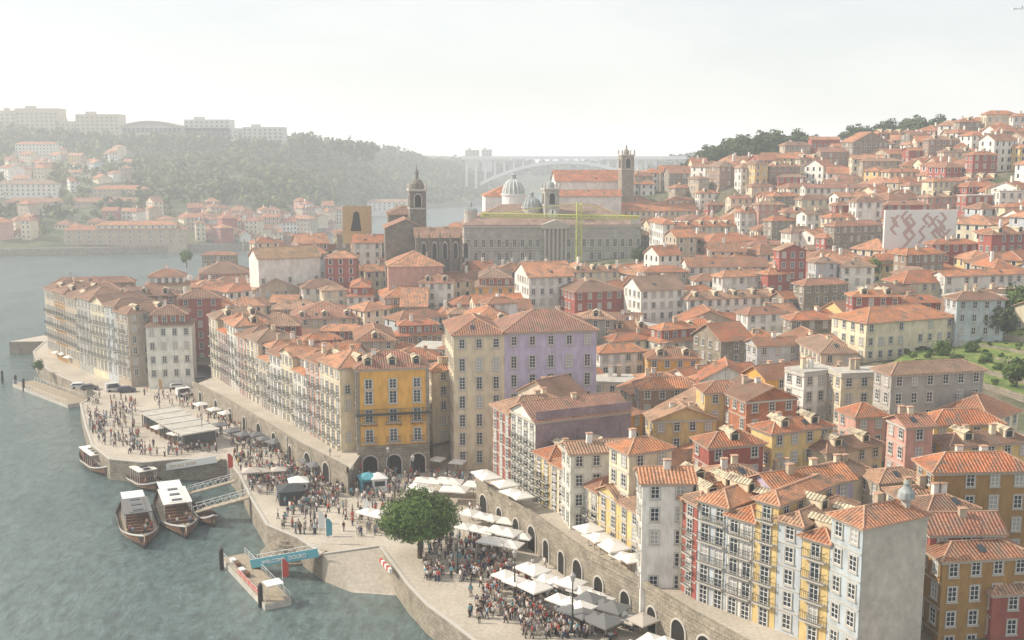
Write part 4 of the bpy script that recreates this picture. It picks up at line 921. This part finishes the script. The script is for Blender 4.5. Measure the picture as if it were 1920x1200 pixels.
for i in(-.19,.19):
    for j_ in(-.17,.17):cb.box(i-.015,i+.015,j_-.015,j_+.015,0,.43)
CM=cb.mesh('chair',['wood'],uv=False);tb=MB();tb.lathe([(0,.72),(.38,.72),(.38,.75),(0,.75)],12);tb.lathe([(.03,.0),(.03,.72)],6,1);tb.lathe([(.22,0),(.22,.03),(0,.04)],8,1);TM=tb.mesh('table',['white','iron'],uv=False)
sp=[P for P in PSP if P.z<5 and P.y<175][:24]
for i,P in enumerate(sp):
    o=inst(TM,'cafe_table',None,(P.x+.75,P.y+.2,4.0));o['label']='small round white cafe table under the quay parasols';o['category']='table';o['group']='cafe tables under parasols'
    for s in(-1,1):
        q=(P.x+.75+s*.62,P.y+.2,4.0);rz=-math.pi/2*s;c=inst(CM,'cafe_chair',None,q,rz);c['label']='slatted wooden cafe chair under the quay parasols';c['category']='chair';c['group']='cafe chairs under parasols'
        someone(q,rz,'sit','under the quay parasols','')
# ---------------------------------------------------------------- boats
def boat(sp_,bp,wd,lab,roofc='cloth',crew=True,roof=True):
    S=G(*sp_,0);B=G(*bp,0);d=B-S;L=d.length;a=math.atan2(d.y,d.x)-math.pi/2;r=emp('river_boat',(S.x,S.y,0),a,lab,'boat')
    n=14;b=MB();hw=wd/2;sec=[]
    for i in range(n+1):
        t=i/n;w=hw*(.55+.45*min(1,t*4)) if t<.25 else hw*(1 if t<.6 else max(.03,1-((t-.6)/.4)**1.8));sh=1.3+1.1*max(0,(t-.6)/.4)**2+.5*max(0,(.2-t)/.2)**2
        sec.append((t*L,w,sh))
    for (y,w,s),(y2,w2,s2) in zip(sec,sec[1:]):
        for k in(-1,1):
            f=[(k*w*.7,y,-.4),(k*w2*.7,y2,-.4),(k*w2,y2,s2),(k*w,y,s)];b.face(f if k<0 else f[::-1])
            f=[(k*w*1.01,y,s-.25),(k*w2*1.01,y2,s2-.25),(k*w2*1.03,y2,s2+.05),(k*w*1.03,y,s+.05)];b.face(f if k<0 else f[::-1],1)
            f=[(k*w*.95,y,.7),(k*w2*.95,y2,.7),(k*w2*.98,y2,s2),(k*w*.98,y,s)];b.face(f,3)
        b.face([(-w,y,.75),(w,y,.75),(w2,y2,.75),(-w2,y2,.75)],2)
    w=sec[0][1];b.face([(-w*.7,0,-.4),(-w,0,sec[0][2]),(w,0,sec[0][2]),(w*.7,0,-.4)]);b.build('hull',['hull','white','deck','wood'],r)
    if roof:
        y0,y1=L*.22,L*.6;x=hw*.72;b=MB()
        b.box(-x,x,y0,y1,3.05,3.2);b.box(-x*.6,x*.6,y0+.5,y1-.5,3.2,3.3);b.build('canopy',[roofc],r)
        for k in range(3):b=MB();yy=y0+(y1-y0)*(k+.5)/3;b.box(-x*.35,x*.35,yy-.5,yy+.5,3.3,3.42);b.build('hatch',['glass'],r)
        for i in range(5):
            for s in(-1,1):
                b=MB();yy=y0+.3+(y1-y0-.6)*i/4;b.tube((s*(x-.15),yy,.75),(s*(x-.15),yy,3.05),.06,n=5);b.build('post',['white'],r)
        b=MB();b.box(-hw*.5,hw*.5,L*.04,L*.18,.76,2.9);b.box(-hw*.6,hw*.6,L*.02,L*.2,2.9,3.05,1);b.box(-hw*.35,hw*.35,L*.18,L*.182,1.7,2.5,2);b.build('wheelhouse',['wood','white','glass'],r)
        for s in(-1,1):b=MB();b.lathe([(.25,0),(.35,.05),(.35,.2),(.25,.25)],10);o=b.build('lifebuoy',['redp'],r);o.location=(s*hw*.5,L*.19+.3,1.6);o.rotation_euler=(math.pi/2,0,0)
    for i in range(8):
        b=MB();yy=L*(.25+.07*i);b.box(-hw*.65,hw*.65,yy-.2,yy+.2,.76,1.2);b.build('bench',['wood'],r)
    b=MB();b.tube((0,L*.93,1.),(0,L*.97,3.6),.07,n=5);b.build('mast',['wood'],r)
    if crew:
        for i in range(7):
            lx=RD.uniform(-.6,.6)*hw;ly=L*RD.uniform(.64,.82);P=Vector((S.x+lx*math.cos(a)-ly*math.sin(a),S.y+lx*math.sin(a)+ly*math.cos(a),.76))
            someone(P,RD.uniform(0,6),'stand','aboard a moored boat','')
boat((160,862),(205,895),4.2,'small tour boat with white roof moored at far left quay')
boat((250,895),(300,925),5.,'white-roofed boat moored behind the two large boats')
boat((248,950),(272,1030),6.2,'dark wooden tour boat nearest the open river',roofc='clothg')
boat((316,930),(350,1012),6.6,'wide tour boat with white canopy beside the gangway')
boat((372,962),(402,990),3.,'small open boat beside the wide tour boat',roof=False,crew=False)
def pontoon(p,q,wd,lab,z=.9):
    S=G(*p,0);B=G(*q,0);d=B-S;L=math.hypot(d.x,d.y);a=math.atan2(d.y,d.x)-math.pi/2;r=emp('pontoon',(S.x,S.y,0),a,lab,'pontoon')
    b=MB();b.box(-wd/2,wd/2,0,L,-.3,z,0);b.box(-wd/2+.1,wd/2-.1,.1,L-.1,z,z+.05,1);b.build('deck',['concrete','deck'],r)
    for s in(-1,1):
        b=MB();x=s*(wd/2-.15);b.tube((x,.2,z+1),(x,L-.2,z+1),.03,n=4);b.tube((x,.2,z+.5),(x,L-.2,z+.5),.02,n=4)
        for i in range(int(L/2)+1):b.tube((x,.2+i*2*(L-.4)/(int(L/2)*2),z),(x,.2+i*2*(L-.4)/(int(L/2)*2),z+1),.03,n=4)
        b.build('railing',['white'],r)
    return r,L
r,L=pontoon((438,1052),(522,1140),3.8,'floating landing stage with wooden deck nearest the camera')
b=MB();b.box(1.45,1.55,L*.35,L*.85,.96,1.45);b.build('red_panel',['redp'],r);b=MB();b.box(-1.2,1.2,L-3,L-.8,3.,3.1);[b.tube((x,y,.95),(x,y,3.),.05,n=5) for x in(-1.1,1.1) for y in(L-2.9,L-.9)];b.build('shelter',['white'],r)
for i in range(4):b=MB();b.box(.5,1.2,2+i*2.2,3.2+i*2.2,.96,1.4+.2*(i%2));b.build('crate',['wood' if i%2 else 'white'],r)
pontoon((45,722),(150,762),6,'long floating pontoon off the promontory')
for px,py,lab in((416,1068,'black mooring pile at the upper left of landing stage'),(489,1138,'black mooring pile at the lower left of landing stage'),(5,718,'tall mooring pile at left edge of the water'),(30,726,'mooring pile left of the long pontoon'),(45,733,'mooring pile touching the long pontoon')):
    P=G(px,py,0);b=MB();b.lathe([(.35,-2),(.35,3.2),(.1,3.5),(0,3.5)],10);o=b.build('mooring_pile',['hull']);o.location=P;reg(o,lab,'pile')
def gang(p,z0,q,z1,wd,lab,m='white',banner=None):
    S=G(*p,z0);B=G(*q,z1);d=(B-S);L=d.length;a=math.atan2(d.y,d.x);r=emp('gangway',S,a,lab,'gangway')
    r.rotation_euler=(0,-math.asin(d.z/L),a);b=MB();b.box(0,L,-wd/2,wd/2,-.2,0);b.build('deck',['deck'],r)
    for s in(-1,1):
        b=MB();b.box(0,L,s*wd/2-.04,s*wd/2+.04,1.05,1.13)
        for i in range(int(L/1.5)+1):
            x=min(L-.05,i*1.5);b.box(x,x+.06,s*wd/2-.03,s*wd/2+.03,0,1.05)
            if i<int(L/1.5):b.tube((x,s*wd/2,0),(x+1.5,s*wd/2,1.05),.03,n=4)
        b.build('railing',[m],r)
    if banner:
        b=MB();b.box(.1,L-.1,-wd/2-.12,-wd/2-.06,-.2,1.1);b.build('banner',[banner[0]],r);text(banner[1],r,(L/2,-wd/2-.15,.15),banner[3],banner[2])
gang((478,1058),1.2,(606,1036),4.2,2.2,'gangway with blue lettered banner beside the ramp','white',('blue','WELCOME   DOURO','white',.8))
gang((286,882),1.6,(412,862),4.2,2.2,'white-sided gangway at the inner dock','white',('white','DOURO  RIVER','ochre',.8))
gang((368,958),1.6,(468,930),4.2,2.,'white gangway between wide boat and quay');gang((352,925),1.6,(442,900),4.2,1.8,'upper white gangway behind the wide boat')
b=MB();cx,cy=G(552,992,4)[:2]
prof=[]
for i in range(7):prof+=[(1.6+i*.55,3.4-i*.5),(2.15+i*.55,3.4-i*.5)]
b.lathe(prof+[(5.5,-1)],20,0,(cx,cy));b.lathe([(0,3.4),(1.6,3.4)],20,0,(cx,cy));o=b.build('stone_steps',['stone']);reg(o,'curved stone landing steps descending to the water','steps')
P=G(640,893,4);b=MB()
for i in range(14):b.box(-3.4+i*.25,1.2,0,3,0,4*(i+1)/14)
o=b.build('stone_stairway',['stone']);o.location=P;o.rotation_euler=(0,0,2.1);reg(o,'stone stairway up to the street left of orange building','stairway')
A,B=G(714,1054,4),G(738,1080,4);d=B-A;b=MB()
for i in range(6):b.box(i*.75,i*.75+.7,-.2,.2,0,.6,i%2)
o=b.build('barrier',['redp','white']);o.location=A;o.rotation_euler=(0,0,math.atan2(d.y,d.x));reg(o,'red and white barrier beside the ramp','barrier')
lm=MB();lm.lathe([(.22,0),(.2,.5),(.09,.8),(.06,4.6)],8);lm=lm.mesh('pole',['iron'],uv=False);lh=MB();lh.lathe([(.1,4.6),(.28,5.2),(.3,5.25),(.05,5.5),(0,5.6)],6);lh=lh.mesh('lantern',['curtain'],uv=False)
for px,py,s in((775,925,1.25),(729,905,1.2),(662,930,1),(590,1000,1.1),(1073,1185,1.4),(965,1120,1.2),(858,1075,1.1),(470,860,1),(380,830,1),(250,800,1),(300,770,1),(540,870,1),(740,960,1.1),(620,895,1)):
    r=emp('street_lamp',G(px,py,4),0,'dark iron street lamp with glass lantern on the quay','street lamp');r.scale=(s,)*3;inst(lm,'pole',r);inst(lh,'lantern',r)
for px,py,m,lab in((612,1020,'blue','blue feather flag near the ramp'),(683,980,'white','white feather flag on open quay'),(530,1098,'redp','red and white flag on landing stage'),(428,890,'redp','red flag at the inner dock corner'),(298,740,'ochre','yellow flag on the promontory road'),(598,1005,'white','white feather flag at gangway head')):
    r=emp('feather_flag',G(px,py,4 if px!=530 else 1),.3,lab,'flag');b=MB();b.tube((0,0,0),(0,0,4),.04,n=5);b.build('pole',['white'],r);b=MB();b.prism([(0.03,1.2),(.9,1.3),(.95,3.2),(.5,3.9),(.03,4)],-.01,.01);o=b.build('banner',[m],r);o.rotation_euler=(math.pi/2,0,0)
for px,py,w,m,m2,lab in((690,918,3.,'blue','blue','blue roofed kiosk at edge of the square'),(710,918,2.6,'white','white','white kiosk beside the blue kiosk'),(545,940,4.,'iron','iron','dark canopied stall amid the crowd'),(672,893,1.,'redp','redp','red telephone booth by orange building'),(560,925,3.,'white','white','white stall behind the dark stall')):
    P=G(px,py,4);r=emp('kiosk',P,.3,lab,'kiosk');b=MB();b.box(-w/2,w/2,-w/2,w/2,0,2.2);b.build('body',[m],r);b=MB();b.lathe([(w*.8,2.2),(w*.8,2.35),(w*.1,3.1),(0,3.1)],4,ph=.785);b.build('roof',[m2],r);b=MB();b.box(-w*.35,w*.35,-w/2-.02,-w/2,1.,1.9);b.build('hatch',['glass'],r)
def car(P,rz,c,lab,van=False):
    r=emp('parked_car' if not van else 'parked_van',P,rz,lab,'car' if not van else 'van');h=1.45 if not van else 2.1;L=4.3
    pr=[(-L/2,.35),(L/2,.35),(L/2,.75),(L/2-.9,.95),(L/2-1.5,h),(-L/2+.5,h),(-L/2,.95)] if not van else [(-L/2,.35),(L/2,.35),(L/2,.95),(L/2-.7,1.2),(L/2-1.2,h),(-L/2,h)]
    b=MB();b.prism(pr,-.85,.85);o=b.build('body',['paint'],r,color=c);o.rotation_euler=(math.pi/2,0,0)
    b=MB();b.prism([(L/2-1.05,.98),(L/2-1.55,h-.1),(-L/2+.6,h-.1),(-L/2+.25,.98)],-.87,.87);o=b.build('window',['glass'],r);o.rotation_euler=(math.pi/2,0,0)
    for x in(-1.3,1.3):
        for y in(-.8,.8):b=MB();b.tube((x,y-.1,.32),(x,y+.1,.32),.32,n=10);b.build('wheel',['dark'],r)
for px,py,c,v,lab in((150,728,(.7,.7,.7),0,'white car leftmost on the promontory quay'),(168,731,(.1,.1,.11),0,'dark car beside the leftmost white car'),(215,733,(.6,.6,.6),1,'pale van on the quay road'),(238,735,(.05,.06,.1),0,'dark blue car on the quay road'),(348,742,(.75,.75,.75),1,'white van at foot of retaining wall'),(335,728,(.7,.7,.7),0,'white car behind the white van'),(378,716,(.3,.3,.32),0,'grey car beneath the dark red houses')):
    car(G(px,py,4.01),RD.uniform(.2,.6),c,lab,v)
P=D(1908,16,1800);r=emp('airplane',P,.3,'small airplane high at the top right corner','airplane');b=MB();b.tube((-11,0,0),(11,0,0),1.6,.8,8);b.build('fuselage',['white'],r);b=MB();b.prism([(-2,0),(2,0),(6,14),(4.5,14)],-.1,.2);b.prism([(-2,0),(2,0),(6,-14),(4.5,-14)],-.1,.2);b.build('wing',['white'],r);b=MB();b.box(8,10.5,-.1,.1,0,4.5);b.build('tail_fin',['grey'],r)
# ---------------------------------------------------------------- labels
def ordw(n):
    w=['first','second','third','fourth','fifth','sixth','seventh','eighth','ninth','tenth','eleventh','twelfth'];return w[n-1] if n<=12 else '%d%s'%(n,'th' if 10<=n%100<=20 else {1:'st',2:'nd',3:'rd'}.get(n%10,'th'))
by={}
for o in REG:
    if o.get('group')=='skyline trees on the hilltop':continue
    by.setdefault(o['label'],[]).append(o)
for l,os_ in by.items():
    if len(os_)>1:
        os_.sort(key=lambda o:proj(o.location)[0])
        for i,o in enumerate(os_):o['label']=l+', '+ordw(i+1)+' from left'
# ---------------------------------------------------------------- haze, light, camera
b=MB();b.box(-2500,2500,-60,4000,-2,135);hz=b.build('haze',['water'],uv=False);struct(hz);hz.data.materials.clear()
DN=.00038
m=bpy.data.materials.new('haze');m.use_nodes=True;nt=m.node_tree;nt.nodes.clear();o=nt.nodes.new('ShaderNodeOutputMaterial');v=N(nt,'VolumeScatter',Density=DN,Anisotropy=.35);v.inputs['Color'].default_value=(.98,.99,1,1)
em=N(nt,'Emission',Strength=DN*.45);em.inputs[0].default_value=(.92,.97,1,1);ad=nt.nodes.new('ShaderNodeAddShader');nt.links.new(v.outputs[0],ad.inputs[0]);nt.links.new(em.outputs[0],ad.inputs[1]);nt.links.new(ad.outputs[0],o.inputs['Volume']);hz.data.materials.append(m)  # haze glows faintly: added emission stands in for multiply scattered light, lifting shadows
W=bpy.data.worlds.new('World');SC.world=W;W.use_nodes=True;nt=W.node_tree;bg=nt.nodes['Background'];EL,AZ=math.radians(37),math.radians(-84)
sk=nt.nodes.new('ShaderNodeTexSky');sk.sky_type='NISHITA';sk.sun_disc=False;sk.sun_elevation=EL;sk.sun_rotation=AZ;sk.dust_density=2.;sk.air_density=1.;sk.ozone_density=1.5
tc=N(nt,'TexCoord').outputs['Generated'];nn=nz(nt,3.,mapped(nt,tc,(1,1,4)),5.)
cc=mul(nt,sk.outputs[0],(7.0,6.95,6.6),ramp(nt,nn,[(.42,.6),(.75,.82)]),'MIX')
nt.links.new(cc,bg.inputs[0]);bg.inputs[1].default_value=.15
Lv=Vector((math.sin(AZ)*math.cos(EL),math.cos(AZ)*math.cos(EL),math.sin(EL)))
sl=bpy.data.lights.new('sun','SUN');sl.energy=5;sl.angle=math.radians(.5);sl.color=(1,.9,.75);so=bpy.data.objects.new('sun',sl);COL.objects.link(so);so.rotation_euler=(-Lv).to_track_quat('-Z','Y').to_euler()
cam=bpy.data.cameras.new('camera');cam.lens=37.5;cam.sensor_width=36;cam.clip_end=9000;co=bpy.data.objects.new('camera',cam);COL.objects.link(co);co.location=(0,0,H);co.rotation_euler=(math.pi/2-PT,0,0);SC.camera=co
SC.view_settings.view_transform='Standard';SC.view_settings.look='None'
print('objects',len(COL.objects))
